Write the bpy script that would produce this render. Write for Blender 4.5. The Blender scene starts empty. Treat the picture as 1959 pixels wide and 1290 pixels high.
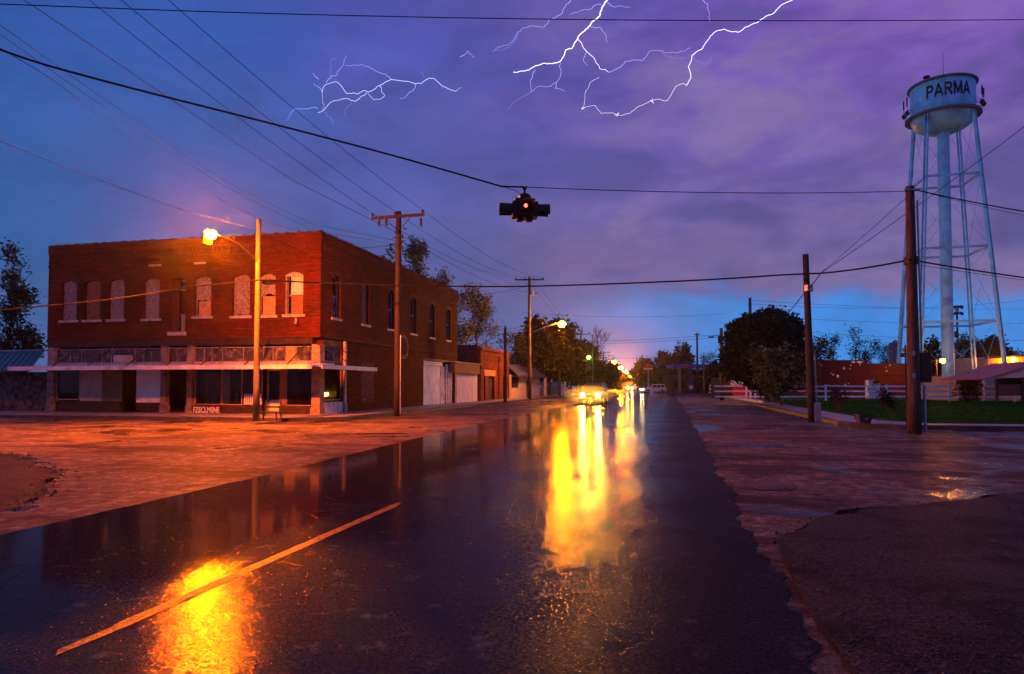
import bpy, math, random
import numpy as np
from mathutils import Vector, Matrix
from math import radians as RAD, sin, cos, pi, sqrt, atan2
random.seed(7); rng = np.random.default_rng(7)
scene = bpy.context.scene
col = scene.collection

# ------------------------------------------------------------------ camera
H, YAW, PIT, F, PV = 1.6, RAD(12.8), RAD(2.0), 1320.0, 691.0
cam = bpy.data.objects.new('camera', bpy.data.cameras.new('camera')); col.objects.link(cam)
cam.location = (0, 0, H); cam.rotation_euler = (RAD(92.0), 0, YAW)
cam.data.sensor_width = 36.0; cam.data.lens = F/1959*36; cam.data.shift_y = (PV-645)/1959
cam.data.clip_end = 6000; cam.data.clip_start = .1
scene.camera = cam
scene.view_settings.view_transform = 'Standard'; scene.view_settings.look = 'None'
scene.view_settings.exposure = 0.0; scene.view_settings.gamma = 1.0
scene.view_settings.use_curve_mapping = False
scene.render.engine = 'CYCLES'
cy = scene.cycles
cy.use_denoising = True; cy.max_bounces = 6; cy.diffuse_bounces = 2; cy.glossy_bounces = 3
cy.transparent_max_bounces = 10; cy.volume_bounces = 0; cy.sample_clamp_indirect = 4.0; cy.sample_clamp_direct = 0
cy.caustics_reflective = False; cy.caustics_refractive = False

# ------------------------------------------------------------------ world: storm dusk sky
W = bpy.data.worlds.new('World'); scene.world = W; W.use_nodes = True
def sky_nodes():
    nt = W.node_tree; N = nt.nodes; L = nt.links; N.clear()
    def n(t, **k):
        x = N.new(t)
        for a, b in k.items(): setattr(x, a, b)
        return x
    def math_(op, a, b=None, clamp=False):
        m = n('ShaderNodeMath', operation=op, use_clamp=clamp)
        for i, s in enumerate((a, b)):
            if s is None: continue
            if isinstance(s, (int, float)): m.inputs[i].default_value = s
            else: L.new(s, m.inputs[i])
        return m.outputs[0]
    def ramp(s, lo, hi):
        m = n('ShaderNodeMapRange', interpolation_type='SMOOTHSTEP'); L.new(s, m.inputs[0])
        m.inputs[1].default_value = lo; m.inputs[2].default_value = hi
        return m.outputs[0]
    def mix(f, a, b, mode='MIX'):
        m = n('ShaderNodeMix', data_type='RGBA', blend_type=mode)
        if isinstance(f, (int, float)): m.inputs[0].default_value = f
        else: L.new(f, m.inputs[0])
        for i, s in ((6, a), (7, b)):
            if isinstance(s, tuple): m.inputs[i].default_value = (*s, 1)
            else: L.new(s, m.inputs[i])
        return m.outputs[2]
    tc = n('ShaderNodeTexCoord'); d = tc.outputs['Generated']
    sx = n('ShaderNodeSeparateXYZ'); L.new(d, sx.inputs[0])
    z = sx.outputs[2]
    dt = n('ShaderNodeVectorMath', operation='DOT_PRODUCT'); L.new(d, dt.inputs[0])
    dt.inputs[1].default_value = (cos(YAW), sin(YAW), 0)
    s = dt.outputs['Value']
    # big soft cloud noise, stretched along the horizon
    mp = n('ShaderNodeMapping'); L.new(d, mp.inputs[0]); mp.inputs['Scale'].default_value = (2.2, 2.2, 5.2)
    mp.inputs['Location'].default_value = (1.7, .4, 2.1)
    nz = n('ShaderNodeTexNoise'); L.new(mp.outputs[0], nz.inputs[0])
    nz.inputs['Scale'].default_value = 2.1; nz.inputs['Detail'].default_value = 8; nz.inputs['Roughness'].default_value = .55
    nz.inputs['Distortion'].default_value = .35
    c = nz.outputs[0]
    side = ramp(math_('ADD', s, math_('MULTIPLY', math_('SUBTRACT', c, .5), .45)), -.62, .34)
    up = ramp(z, .02, .50)
    blue = mix(up, (.040, .124, .335), (.030, .106, .430))
    purp = mix(up, (.165, .135, .300), (.130, .082, .425))
    base = mix(side, blue, purp)
    # right upper pink-violet glow of the lit cloud
    hot = math_('MULTIPLY', ramp(s, .12, .62), ramp(z, .22, .52))
    base = mix(math_('MULTIPLY', hot, .8), base, (.30, .130, .54))
    # billows
    lit = ramp(c, .44, .66)
    base = mix(math_('MULTIPLY', math_('MULTIPLY', lit, ramp(s, -.2, .35)), .72), base, (.245, .180, .38))
    drk = ramp(c, .50, .34)
    base = mix(math_('MULTIPLY', math_('MULTIPLY', drk, ramp(s, -.25, .25)), .62), base, (.080, .072, .235))
    # clear blue gap under the cloud base, low in the sky
    edge = math_('ADD', z, math_('MULTIPLY', math_('SUBTRACT', c, .5), .20))
    gap = math_('MULTIPLY', ramp(edge, .150, .085), ramp(s, -.12, .34))
    base = mix(math_('MULTIPLY', gap, .92), base, (.050, .275, .78))
    low = math_('MULTIPLY', ramp(z, .17, .0), ramp(s, .35, -.1))
    base = mix(math_('MULTIPLY', low, .6), base, (.095, .135, .34))
    n2 = n('ShaderNodeTexNoise'); mp2 = n('ShaderNodeMapping'); L.new(d, mp2.inputs[0]); mp2.inputs['Scale'].default_value = (3.2, 3.2, 8.0); L.new(mp2.outputs[0], n2.inputs[0])
    n2.inputs['Scale'].default_value = 2.2; n2.inputs['Detail'].default_value = 9; n2.inputs['Roughness'].default_value = .6; n2.inputs['Distortion'].default_value = .5
    k = math_('ADD', .55, math_('MULTIPLY', n2.outputs[0], .88))
    cb = n('ShaderNodeCombineColor'); [L.new(k, cb.inputs[i]) for i in range(3)]
    base = mix(.9, base, cb.outputs[0], 'MULTIPLY')
    bg = n('ShaderNodeBackground'); L.new(base, bg.inputs[0]); bg.inputs[1].default_value = 1.0
    out = n('ShaderNodeOutputWorld'); L.new(bg.outputs[0], out.inputs[0])
sky_nodes()

# weak broad dusk light from the clear western sky
sl = bpy.data.lights.new('sun', 'SUN'); sl.energy = .26; sl.angle = RAD(40); sl.color = (.30, .58, 1.0)
so = bpy.data.objects.new('sun', sl); col.objects.link(so)
so.rotation_euler = Vector((1.0, .14, -.20)).to_track_quat('-Z', 'Y').to_euler()

# ------------------------------------------------------------------ geometry helpers
R_ = Vector((cos(YAW), sin(YAW), 0)); F0 = Vector((-sin(YAW), cos(YAW), 0)); U_ = Vector((0, 0, 1))
FW = F0*cos(PIT)+U_*sin(PIT); UC = -F0*sin(PIT)+U_*cos(PIT); EYE = Vector((0, 0, H))
def ray(u, v): return FW + R_*((u-979.5)/F) + UC*((PV-v)/F)
def at_y(u, v, y): d = ray(u, v); return EYE + d*(y/d.y)
def at_x(u, v, x): d = ray(u, v); return EYE + d*(x/d.x)
def at_z(u, v, z=0.0): d = ray(u, v); return EYE + d*((z-H)/d.z)
def at_d(u, v, D): d = ray(u, v); return EYE + d*(D/d.dot(F0))
def zat(v, p):                       # height over point p that shows in pixel row v
    q = Vector((p[0], p[1], 0)); D = q.dot(F0)
    k = (PV-v)/F                     # ray = FW + UC k
    return H + D*(sin(PIT)+k*cos(PIT))/(cos(PIT)-k*sin(PIT))

ORG = {}
class MB:
    def __init__(s): s.v = []; s.f = []
    def add(s, vs, fs):
        o = len(s.v); s.v.extend([tuple(p) for p in vs]); s.f.extend([tuple(i+o for i in f) for f in fs]); return s
    def box(s, c, d, rz=0.0, M=None):
        x, y, z = d[0]/2, d[1]/2, d[2]/2
        vs = [Vector((a*x, b*y, e*z)) for e in (-1, 1) for b in (-1, 1) for a in (-1, 1)]
        R = M if M is not None else Matrix.Rotation(rz, 3, 'Z')
        c = Vector(c)
        return s.add([c+R@p for p in vs], [(0,2,3,1),(4,5,7,6),(0,1,5,4),(2,6,7,3),(0,4,6,2),(1,3,7,5)])
    def b2(s, a, b):
        return s.box([(a[i]+b[i])/2 for i in range(3)], [abs(b[i]-a[i]) for i in range(3)])
    def bevbox(s, c, d, bv=.03, rz=0.0):
        x, y, z = d[0]/2, d[1]/2, d[2]/2; R = Matrix.Rotation(rz, 3, 'Z'); c = Vector(c)
        def ring(xx, yy, zz, b): return [Vector(p) for p in ((-xx+b,-yy,zz),(xx-b,-yy,zz),(xx,-yy+b,zz),(xx,yy-b,zz),(xx-b,yy,zz),(-xx+b,yy,zz),(-xx,yy-b,zz),(-xx,-yy+b,zz))]
        rs = [ring(x-bv,y-bv,-z,bv*.5), ring(x,y,-z+bv,bv), ring(x,y,z-bv,bv), ring(x-bv,y-bv,z,bv*.5)]
        vs = [c+R@p for r in rs for p in r]; fs = [tuple(range(7,-1,-1)), tuple(range(24,32))]
        for k in range(3):
            for i in range(8): j = (i+1) % 8; fs.append((k*8+i, k*8+j, k*8+8+j, k*8+8+i))
        return s.add(vs, fs)
    def bar(s, p0, p1, w, h=None):
        p0, p1 = Vector(p0), Vector(p1); h = h or w; d = p1-p0
        M = d.to_track_quat('X', 'Z').to_matrix()
        return s.box((p0+p1)/2, (d.length, w, h), M=M)
    def cyl(s, p0, p1, r0, r1=None, n=10, cap=True):
        p0, p1 = Vector(p0), Vector(p1); r1 = r0 if r1 is None else r1
        M = (p1-p0).to_track_quat('Z', 'Y').to_matrix(); vs = []
        for p, r in ((p0, r0), (p1, r1)):
            for i in range(n): a = 2*pi*i/n; vs.append(p+M@Vector((r*cos(a), r*sin(a), 0)))
        fs = [(i, (i+1) % n, n+(i+1) % n, n+i) for i in range(n)]
        if cap: fs += [tuple(range(n-1, -1, -1)), tuple(range(n, 2*n))]
        return s.add(vs, fs)
    def tube(s, pts, r, n=4):
        pts = [Vector(p) for p in pts]; vs = []; m = len(pts)
        rr = r if hasattr(r, '__len__') else [r]*m
        for k, p in enumerate(pts):
            d = pts[min(k+1, m-1)]-pts[max(k-1, 0)]
            M = (d if d.length > 1e-9 else Vector((0,0,1))).to_track_quat('Z', 'Y').to_matrix()
            for i in range(n): a = 2*pi*i/n; vs.append(p+M@Vector((rr[k]*cos(a), rr[k]*sin(a), 0)))
        fs = [(k*n+i, k*n+(i+1) % n, k*n+n+(i+1) % n, k*n+n+i) for k in range(m-1) for i in range(n)]
        fs += [tuple(range(n-1, -1, -1)), tuple(range((m-1)*n, m*n))]
        return s.add(vs, fs)
    def lathe(s, c, prof, n=20, M=None):
        c = Vector(c); M = M or Matrix.Identity(3); vs = []
        for r, z in prof:
            for i in range(n): a = 2*pi*i/n; vs.append(c+M@Vector((r*cos(a), r*sin(a), z)))
        fs = [(k*n+i, k*n+(i+1) % n, k*n+n+(i+1) % n, k*n+n+i) for k in range(len(prof)-1) for i in range(n)]
        return s.add(vs, fs)
    def prism(s, poly, ax, a, b):     # poly of 2D points extruded along axis ax from a to b
        n = len(poly)
        def P(q, t):
            if ax == 'y': return (q[0], t, q[1])
            if ax == 'x': return (t, q[0], q[1])
            return (q[0], q[1], t)
        vs = [P(q, a) for q in poly]+[P(q, b) for q in poly]
        fs = [tuple(range(n)), tuple(range(2*n-1, n-1, -1))]
        fs += [(i, n+i, n+(i+1) % n, (i+1) % n) for i in range(n)]
        return s.add(vs, fs)
    def sphere(s, c, r, n=10, m=6, sz=1.0):
        prof = [(max(r*sin(pi*k/m), 1e-4), -r*cos(pi*k/m)*sz) for k in range(m+1)]
        return s.lathe(c, prof, n)
    def build(s, name, m, parent=None, smooth=False, fix=True):
        o0 = ORG.get(parent.name, Vector()) if parent else Vector()
        me = bpy.data.meshes.new(name)
        me.from_pydata([(p[0]-o0.x, p[1]-o0.y, p[2]-o0.z) for p in s.v], [], s.f)
        if fix:
            import bmesh
            bm = bmesh.new(); bm.from_mesh(me); bmesh.ops.recalc_face_normals(bm, faces=bm.faces); bm.to_mesh(me); bm.free()
        if smooth: me.polygons.foreach_set('use_smooth', [True]*len(me.polygons))
        return obj(name, me, m, parent)
def obj(name, me, m, parent=None):
    ms = m if isinstance(m, (list, tuple)) else [m]
    for x in ms: me.materials.append(x)
    o = bpy.data.objects.new(name, me); col.objects.link(o)
    if parent: o.parent = parent; ORG[o.name] = ORG.get(parent.name, Vector())
    return o
def tag(o, label=None, cat=None, group=None, kind=None):
    if label: o['label'] = label
    if cat: o['category'] = cat
    if group: o['group'] = group
    if kind: o['kind'] = kind
    return o
def thing(name, label, cat, loc=(0,0,0), group=None):
    o = bpy.data.objects.new(name, None); col.objects.link(o); o.location = loc; o.empty_display_size = .3
    ORG[o.name] = Vector(loc); tag(o, label, cat, group); return o
def struct(o): o['kind'] = 'structure'; return o
def copy_tree(o, parent=None):
    c = o.copy(); col.objects.link(c)
    if parent: c.parent = parent
    for ch in list(o.children): copy_tree(ch, c)
    return c
def raw_mesh(name, V, Fq):            # numpy verts (N,3), quads or tris (M,k)
    me = bpy.data.meshes.new(name); k = Fq.shape[1]
    me.vertices.add(len(V)); me.vertices.foreach_set('co', V.astype(np.float32).ravel())
    me.loops.add(Fq.size); me.loops.foreach_set('vertex_index', Fq.astype(np.int32).ravel())
    me.polygons.add(len(Fq)); me.polygons.foreach_set('loop_start', np.arange(0, Fq.size, k, dtype=np.int32))
    me.update(calc_edges=True); me.validate(); return me

# ------------------------------------------------------------------ materials
def newmat(name):
    m = bpy.data.materials.new(name); m.use_nodes = True; nt = m.node_tree
    b = nt.nodes['Principled BSDF']; return m, nt, b
def node(nt, t, **k):
    x = nt.nodes.new(t)
    for a, b in k.items():
        if a in ('operation','blend_type','data_type','interpolation_type','feature','noise_dimensions','distance','wave_type','bands_direction'): setattr(x, a, b)
        else:
            if hasattr(b, 'is_output') : nt.links.new(b, x.inputs[a])
            else: x.inputs[a].default_value = b
    return x
def mixc(nt, f, a, b, mode='MIX'):
    m = nt.nodes.new('ShaderNodeMix'); m.data_type = 'RGBA'; m.blend_type = mode
    for i, s in ((0, f), (6, a), (7, b)):
        if hasattr(s, 'is_output'): nt.links.new(s, m.inputs[i])
        elif i == 0: m.inputs[0].default_value = s
        else: m.inputs[i].default_value = (*s[:3], 1)
    return m.outputs[2]
def mr(nt, s, a, b, c=0., d=1., smooth=True):
    m = nt.nodes.new('ShaderNodeMapRange'); nt.links.new(s, m.inputs[0])
    if smooth: m.interpolation_type = 'SMOOTHSTEP'
    for i, q in enumerate((a, b, c, d)): m.inputs[i+1].default_value = q
    return m.outputs[0]
def mth(nt, op, a, b=0.):
    m = nt.nodes.new('ShaderNodeMath'); m.operation = op
    for i, s in enumerate((a, b)):
        if hasattr(s, 'is_output'): nt.links.new(s, m.inputs[i])
        else: m.inputs[i].default_value = s
    return m.outputs[0]
def noise(nt, vec, scale, detail=4, rough=.5, dist=0.):
    x = node(nt, 'ShaderNodeTexNoise', Vector=vec, Scale=scale, Detail=detail, Roughness=rough, Distortion=dist)
    return x.outputs[0]
def ocoord(nt): return nt.nodes.new('ShaderNodeTexCoord').outputs['Object']
def wcoord(nt): return nt.nodes.new('ShaderNodeNewGeometry').outputs['Position']
def bump(nt, b, h, strength=.3, dist=.01):
    x = node(nt, 'ShaderNodeBump', Strength=strength, Distance=dist, Height=h)
    nt.links.new(x.outputs[0], b.inputs['Normal'])
def sc(c, k): return tuple(min(1., x*k) for x in c)
def pmat(name, c, rough=.7, var=.3, scale=3., metal=0., bmp=0., bscale=40., spec=.22, grime=0., gcol=(.02,.017,.015), stretch=None):
    m, nt, b = newmat(name); v = wcoord(nt)
    if stretch:
        mp = nt.nodes.new('ShaderNodeMapping'); nt.links.new(v, mp.inputs[0]); mp.inputs['Scale'].default_value = stretch; v = mp.outputs[0]
    n1 = noise(nt, v, scale, 6, .6)
    cc = mixc(nt, mr(nt, n1, .3, .7), sc(c, 1-var), sc(c, 1+var*.6))
    if grime: cc = mixc(nt, mr(nt, noise(nt, v, scale*.6, 7, .65, .4), .52, .68, 0, grime), cc, gcol)
    nt.links.new(cc, b.inputs['Base Color'])
    b.inputs['Roughness'].default_value = rough; b.inputs['Metallic'].default_value = metal
    b.inputs['Specular IOR Level'].default_value = spec
    if bmp: bump(nt, b, noise(nt, v, bscale, 4, .6), bmp, .01)
    return m
def emat(name, c, s):
    m, nt, b = newmat(name); b.inputs['Base Color'].default_value = (*c, 1)
    b.inputs['Emission Color'].default_value = (*c, 1); b.inputs['Emission Strength'].default_value = s
    b.inputs['Roughness'].default_value = .3
    return m
def glass_mat(name, tint=(.75,.8,.82), dirt=.12):
    m = bpy.data.materials.new(name); m.use_nodes = True; nt = m.node_tree; nt.nodes.clear()
    out = nt.nodes.new('ShaderNodeOutputMaterial'); tr = nt.nodes.new('ShaderNodeBsdfTransparent'); tr.inputs[0].default_value = (*tint, 1)
    gl = nt.nodes.new('ShaderNodeBsdfGlossy'); gl.inputs['Roughness'].default_value = .03
    fr = nt.nodes.new('ShaderNodeFresnel'); fr.inputs[0].default_value = 1.22
    di = nt.nodes.new('ShaderNodeBsdfDiffuse'); di.inputs[0].default_value = (.22,.2,.19,1)
    m1 = nt.nodes.new('ShaderNodeMixShader'); m2 = nt.nodes.new('ShaderNodeMixShader')
    d = mr(nt, noise(nt, wcoord(nt), 3., 6, .6), .42, .75, dirt*.3, dirt*1.6)
    nt.links.new(d, m1.inputs[0]); nt.links.new(tr.outputs[0], m1.inputs[1]); nt.links.new(di.outputs[0], m1.inputs[2])
    nt.links.new(fr.outputs[0], m2.inputs[0]); nt.links.new(m1.outputs[0], m2.inputs[1]); nt.links.new(gl.outputs[0], m2.inputs[2])
    nt.links.new(m2.outputs[0], out.inputs[0]); return m

def brick_mat(name, c1, c2, mort, special=None, grime=.5):
    m, nt, b = newmat(name); p = wcoord(nt)
    sx = nt.nodes.new('ShaderNodeSeparateXYZ'); nt.links.new(p, sx.inputs[0])
    cb = nt.nodes.new('ShaderNodeCombineXYZ')
    nt.links.new(mth(nt, 'ADD', sx.outputs[0], sx.outputs[1]), cb.inputs[0]); nt.links.new(sx.outputs[2], cb.inputs[1])
    br = node(nt, 'ShaderNodeTexBrick', Vector=cb.outputs[0])
    br.inputs['Scale'].default_value = 1.0; br.inputs['Brick Width'].default_value = .215; br.inputs['Row Height'].default_value = .075
    br.inputs['Mortar Size'].default_value = .007; br.inputs['Mortar Smooth'].default_value = .3; br.inputs['Bias'].default_value = 0
    br.inputs['Color1'].default_value = (*c1, 1); br.inputs['Color2'].default_value = (*c2, 1); br.inputs['Mortar'].default_value = (*mort, 1)
    cc = br.outputs[0]
    big = noise(nt, p, .55, 6, .62, .3)
    cc = mixc(nt, mr(nt, big, .44, .60, 0, min(1., grime*1.3)), cc, (.030, .010, .008))
    mp = nt.nodes.new('ShaderNodeMapping'); nt.links.new(cb.outputs[0], mp.inputs[0]); mp.inputs['Scale'].default_value = (.5, 11., 1.)
    cc = mixc(nt, mr(nt, noise(nt, mp.outputs[0], 1., 3, .6), .48, .62, 0, .55), cc, (.030, .008, .006))
    cc = mixc(nt, mr(nt, noise(nt, mp.outputs[0], 1.7, 3, .6), .56, .68, 0, .45), cc, (.26, .07, .035))
    mid = noise(nt, p, 4.5, 5, .7)
    cc = mixc(nt, mr(nt, mid, .40, .75, 0, .40), cc, sc(c1, 1.35))
    pale = noise(nt, p, 2.3, 8, .75, .2)
    cc = mixc(nt, mr(nt, pale, .62, .78, 0, .30), cc, (.17, .07, .05))
    if special: cc = special(nt, p, sx, cc)
    nt.links.new(cc, b.inputs['Base Color']); b.inputs['Roughness'].default_value = .85; b.inputs['Specular IOR Level'].default_value = .08
    h = mth(nt, 'ADD', mth(nt, 'MULTIPLY', mth(nt, 'SUBTRACT', 1., br.outputs['Fac']), 1.), mth(nt, 'MULTIPLY', noise(nt, p, 30, 4, .6), .5))
    bump(nt, b, h, .8, .012)
    return m

def cracks(nt, p, scale, width, dist=.35):
    nv = node(nt, 'ShaderNodeTexNoise', Vector=p, Scale=1.6, Detail=5.)
    sub = nt.nodes.new('ShaderNodeVectorMath'); sub.operation = 'SUBTRACT'; nt.links.new(nv.outputs['Color'], sub.inputs[0]); sub.inputs[1].default_value = (.5,.5,.5)
    mul = nt.nodes.new('ShaderNodeVectorMath'); mul.operation = 'SCALE'; nt.links.new(sub.outputs[0], mul.inputs[0]); mul.inputs['Scale'].default_value = dist*2/scale*.5
    add = nt.nodes.new('ShaderNodeVectorMath'); add.operation = 'ADD'; nt.links.new(p, add.inputs[0]); nt.links.new(mul.outputs[0], add.inputs[1])
    vo = node(nt, 'ShaderNodeTexVoronoi', feature='DISTANCE_TO_EDGE', Vector=add.outputs[0], Scale=scale)
    return mr(nt, vo.outputs['Distance'], 0., width*scale, 1., 0.)

def wet_asphalt():
    m, nt, b = newmat('wet_asphalt'); p = wcoord(nt)
    sx = nt.nodes.new('ShaderNodeSeparateXYZ'); nt.links.new(p, sx.inputs[0])
    wob = mth(nt, 'ADD', sx.outputs[0], mth(nt, 'MULTIPLY', mth(nt, 'SUBTRACT', noise(nt, p, .6, 4), .5), 1.2))
    lane = mth(nt, 'MULTIPLY', mr(nt, wob, -3.75, -4.35), mr(nt, sx.outputs[1], 27., 19.))
    pud = mr(nt, noise(nt, p, .33, 5, .55, .3), .47, .62)
    film = mth(nt, 'MAXIMUM', mth(nt, 'MULTIPLY', lane, mr(nt, noise(nt, p, .9, 5, .6), .35, .55, .80, .98)), mth(nt, 'MULTIPLY', pud, .55))
    vo = node(nt, 'ShaderNodeTexVoronoi', Vector=p, Scale=62.)
    cr = nt.nodes.new('ShaderNodeSeparateColor'); nt.links.new(vo.outputs['Color'], cr.inputs[0])
    top = mth(nt, 'SUBTRACT', mth(nt, 'MULTIPLY', cr.outputs[0], .75), mth(nt, 'MULTIPLY', film, .28))
    dome = mth(nt, 'MAXIMUM', mth(nt, 'SUBTRACT', mth(nt, 'MULTIPLY', top, mth(nt, 'MAXIMUM', top, 0.)), mth(nt, 'MULTIPLY', vo.outputs['Distance'], vo.outputs['Distance'])), 0.)
    dry = mth(nt, 'SUBTRACT', 1.0, mth(nt, 'MULTIPLY', film, 1.02))
    h = mth(nt, 'ADD', dome, mth(nt, 'MULTIPLY', mth(nt, 'MULTIPLY', noise(nt, p, 170., 2, .6), .10), dry))
    med = noise(nt, p, 5., 3, .5)
    hh = mth(nt, 'ADD', h, mth(nt, 'MULTIPLY', mth(nt, 'MULTIPLY', med, .02), dry))
    ck = mth(nt, 'MULTIPLY', cracks(nt, p, .45, .012), mr(nt, noise(nt, p, .4, 3), .5, .6))
    hh = mth(nt, 'SUBTRACT', hh, mth(nt, 'MULTIPLY', ck, .25))
    bump(nt, b, hh, .9, .0085)
    c = mixc(nt, mr(nt, noise(nt, p, 55., 4, .7), .35, .7), (.008,.0075,.008), (.034,.031,.031))
    c = mixc(nt, mr(nt, noise(nt, p, .8, 6, .6), .4, .7, 0, .6), c, (.010,.009,.010))
    c = mixc(nt, mr(nt, noise(nt, p, 3.2, 6, .7), .56, .70, 0, .6), c, (.085,.075,.072))
    c = mixc(nt, ck, c, (.008,.008,.008))
    nt.links.new(c, b.inputs['Base Color'])
    matte = mr(nt, mth(nt, 'ADD', sx.outputs[0], mth(nt, 'MULTIPLY', noise(nt, p, .5, 5, .6, .4), 1.2)), -.7, 1.2)
    nt.links.new(mth(nt, 'ADD', mr(nt, film, 0, 1, .11, .07), mth(nt, 'MULTIPLY', matte, .30)), b.inputs['Roughness'])
    nt.links.new(mth(nt, 'SUBTRACT', mr(nt, matte, 0, 1, .045, .012), mth(nt, 'MULTIPLY', lane, .024)), b.inputs['Specular IOR Level'])
    b.inputs['IOR'].default_value = 1.33
    return m
def old_asphalt():
    m, nt, b = newmat('old_asphalt'); p = wcoord(nt)
    wet = mr(nt, noise(nt, p, .30, 6, .6, .5), .50, .66)
    c = mixc(nt, mr(nt, noise(nt, p, 40., 5, .8), .36, .66), (.060,.047,.038), (.215,.165,.125))
    c = mixc(nt, mr(nt, noise(nt, p, 2.2, 8, .75, .3), .50, .60, 0, .75), c, (.28,.21,.16))
    c = mixc(nt, mr(nt, noise(nt, p, 6., 6, .8, .3), .46, .56, 0, .70), c, (.035,.029,.026))
    st = nt.nodes.new('ShaderNodeMapping'); nt.links.new(p, st.inputs[0]); st.inputs['Scale'].default_value = (.16,.75,1); st.inputs['Location'].default_value = (3.1,.4,0)
    c = mixc(nt, mr(nt, noise(nt, st.outputs[0], 1., 8, .7, .5), .50, .60, 0, .85), c, (.030,.025,.022))
    c = mixc(nt, mr(nt, noise(nt, p, .42, 8, .7, .7), .48, .58, 0, .75), c, (.032,.026,.024))
    c = mixc(nt, mth(nt, 'MULTIPLY', wet, .85), c, (.012,.010,.010))
    ck = mth(nt, 'MULTIPLY', cracks(nt, p, .28, .016), mr(nt, noise(nt, p, .3, 3), .42, .55))
    c = mixc(nt, ck, c, (.012,.011,.011))
    nt.links.new(c, b.inputs['Base Color'])
    nt.links.new(mr(nt, wet, 0, 1, .45, .10), b.inputs['Roughness'])
    nt.links.new(mr(nt, wet, 0, 1, .010, .16), b.inputs['Specular IOR Level'])
    b.inputs['IOR'].default_value = 1.33
    g = mth(nt, 'ADD', noise(nt, p, 45., 4, .7), mth(nt, 'MULTIPLY', noise(nt, p, 3., 4), .6))
    g = mth(nt, 'SUBTRACT', g, ck)
    g = mth(nt, 'MULTIPLY', g, mth(nt, 'SUBTRACT', 1.0, mth(nt, 'MULTIPLY', wet, .85)))
    bump(nt, b, g, .9, .018)
    return m
def lot_asphalt():
    m, nt, b = newmat('crumbling_asphalt'); p = wcoord(nt)
    vo = node(nt, 'ShaderNodeTexVoronoi', Vector=p, Scale=55.)
    c = mixc(nt, mr(nt, noise(nt, p, 34., 5, .85), .36, .68), (.004,.0035,.0035), (.085,.072,.068))
    c = mixc(nt, mr(nt, noise(nt, p, .9, 7, .7, .4), .45, .62, 0, .85), c, (.006,.005,.005))
    c = mixc(nt, mr(nt, noise(nt, p, .5, 6, .7, .5), .55, .68, 0, .6), c, (.060,.050,.046))
    c = mixc(nt, mr(nt, noise(nt, p, 1.7, 6, .7), .64, .72, 0, .5), c, (.030,.034,.014))
    ck = cracks(nt, p, .6, .010)
    c = mixc(nt, ck, c, (.006,.006,.006))
    nt.links.new(c, b.inputs['Base Color']); b.inputs['Roughness'].default_value = .5
    b.inputs['Specular IOR Level'].default_value = .02
    g = mth(nt, 'ADD', mth(nt, 'MULTIPLY', vo.outputs['Distance'], .9), noise(nt, p, 18., 6, .75))
    bump(nt, b, g, 1.0, .022)
    return m
M = {}
M['wet'] = wet_asphalt(); M['old'] = old_asphalt(); M['lot'] = lot_asphalt()
M['soil'] = pmat('damp_soil', (.030,.026,.020), .8, .5, 1.5, bmp=.6, bscale=20)
M['lawn'] = pmat('lawn_soil', (.006,.066,.003), .9, .5, .8, bmp=.6, bscale=25, spec=.02)
M['blade'] = pmat('grass_blade', (.007,.090,.003), .9, .6, .6, spec=.02)
M['concrete'] = pmat('wet_concrete', (.24,.22,.20), .45, .4, 1.2, bmp=.35, bscale=30, grime=.7, gcol=(.06,.05,.045))
M['kerbstone'] = pmat('dirty_kerb', (.042,.038,.034), .6, .5, 2., bmp=.4, bscale=20, grime=.6)
def road_paint(name, wear):
    m, nt, b = newmat(name); p = wcoord(nt)
    w1 = mth(nt, 'ADD', mth(nt, 'MULTIPLY', noise(nt, p, 38., 4, .8), .55), mth(nt, 'MULTIPLY', noise(nt, p, 4.5, 5, .7), .45))
    k = mr(nt, w1, .60-wear, .68-wear)
    c = mixc(nt, mr(nt, noise(nt, p, 11., 5, .7), .3, .7), (.30,.085,.003), (.46,.16,.006))
    c = mixc(nt, k, c, (.014,.012,.012)); nt.links.new(c, b.inputs['Base Color'])
    b.inputs['Roughness'].default_value = .4; b.inputs['Specular IOR Level'].default_value = .06
    bump(nt, b, noise(nt, p, 60., 4, .7), .7, .006); return m
M['yellow'] = road_paint('yellow_road_paint', .10); M['yellow_worn'] = road_paint('worn_road_paint', .17)
def faded(nt, p, sx, cc):
    # ghost of an old painted round sign on the side wall and a pale limewashed patch
    dy = mth(nt, 'SUBTRACT', sx.outputs[1], 43.6); dz = mth(nt, 'SUBTRACT', sx.outputs[2], 4.15)
    r = mth(nt, 'SQRT', mth(nt, 'ADD', mth(nt, 'MULTIPLY', dy, dy), mth(nt, 'MULTIPLY', dz, dz)))
    ring = mth(nt, 'MULTIPLY', mr(nt, mth(nt, 'ABSOLUTE', mth(nt, 'SUBTRACT', r, .72)), .20, .06), mr(nt, noise(nt, p, 5., 6, .75), .44, .6))
    east = mr(nt, sx.outputs[0], -17.6, -17.4)
    cc = mixc(nt, mth(nt, 'MULTIPLY', mth(nt, 'MULTIPLY', ring, east), .75), cc, (.42,.36,.33))
    pat = mth(nt, 'MULTIPLY', mr(nt, mth(nt, 'ABSOLUTE', mth(nt, 'SUBTRACT', sx.outputs[1], 37.9)), .95, .75), mr(nt, mth(nt, 'ABSOLUTE', mth(nt, 'SUBTRACT', sx.outputs[2], 1.75)), 1.3, 1.0))
    pat = mth(nt, 'MULTIPLY', mth(nt, 'MULTIPLY', pat, east), mr(nt, noise(nt, p, 9., 5, .8), .44, .62, 0, .5))
    return mixc(nt, pat, cc, (.33,.25,.22))
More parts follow.
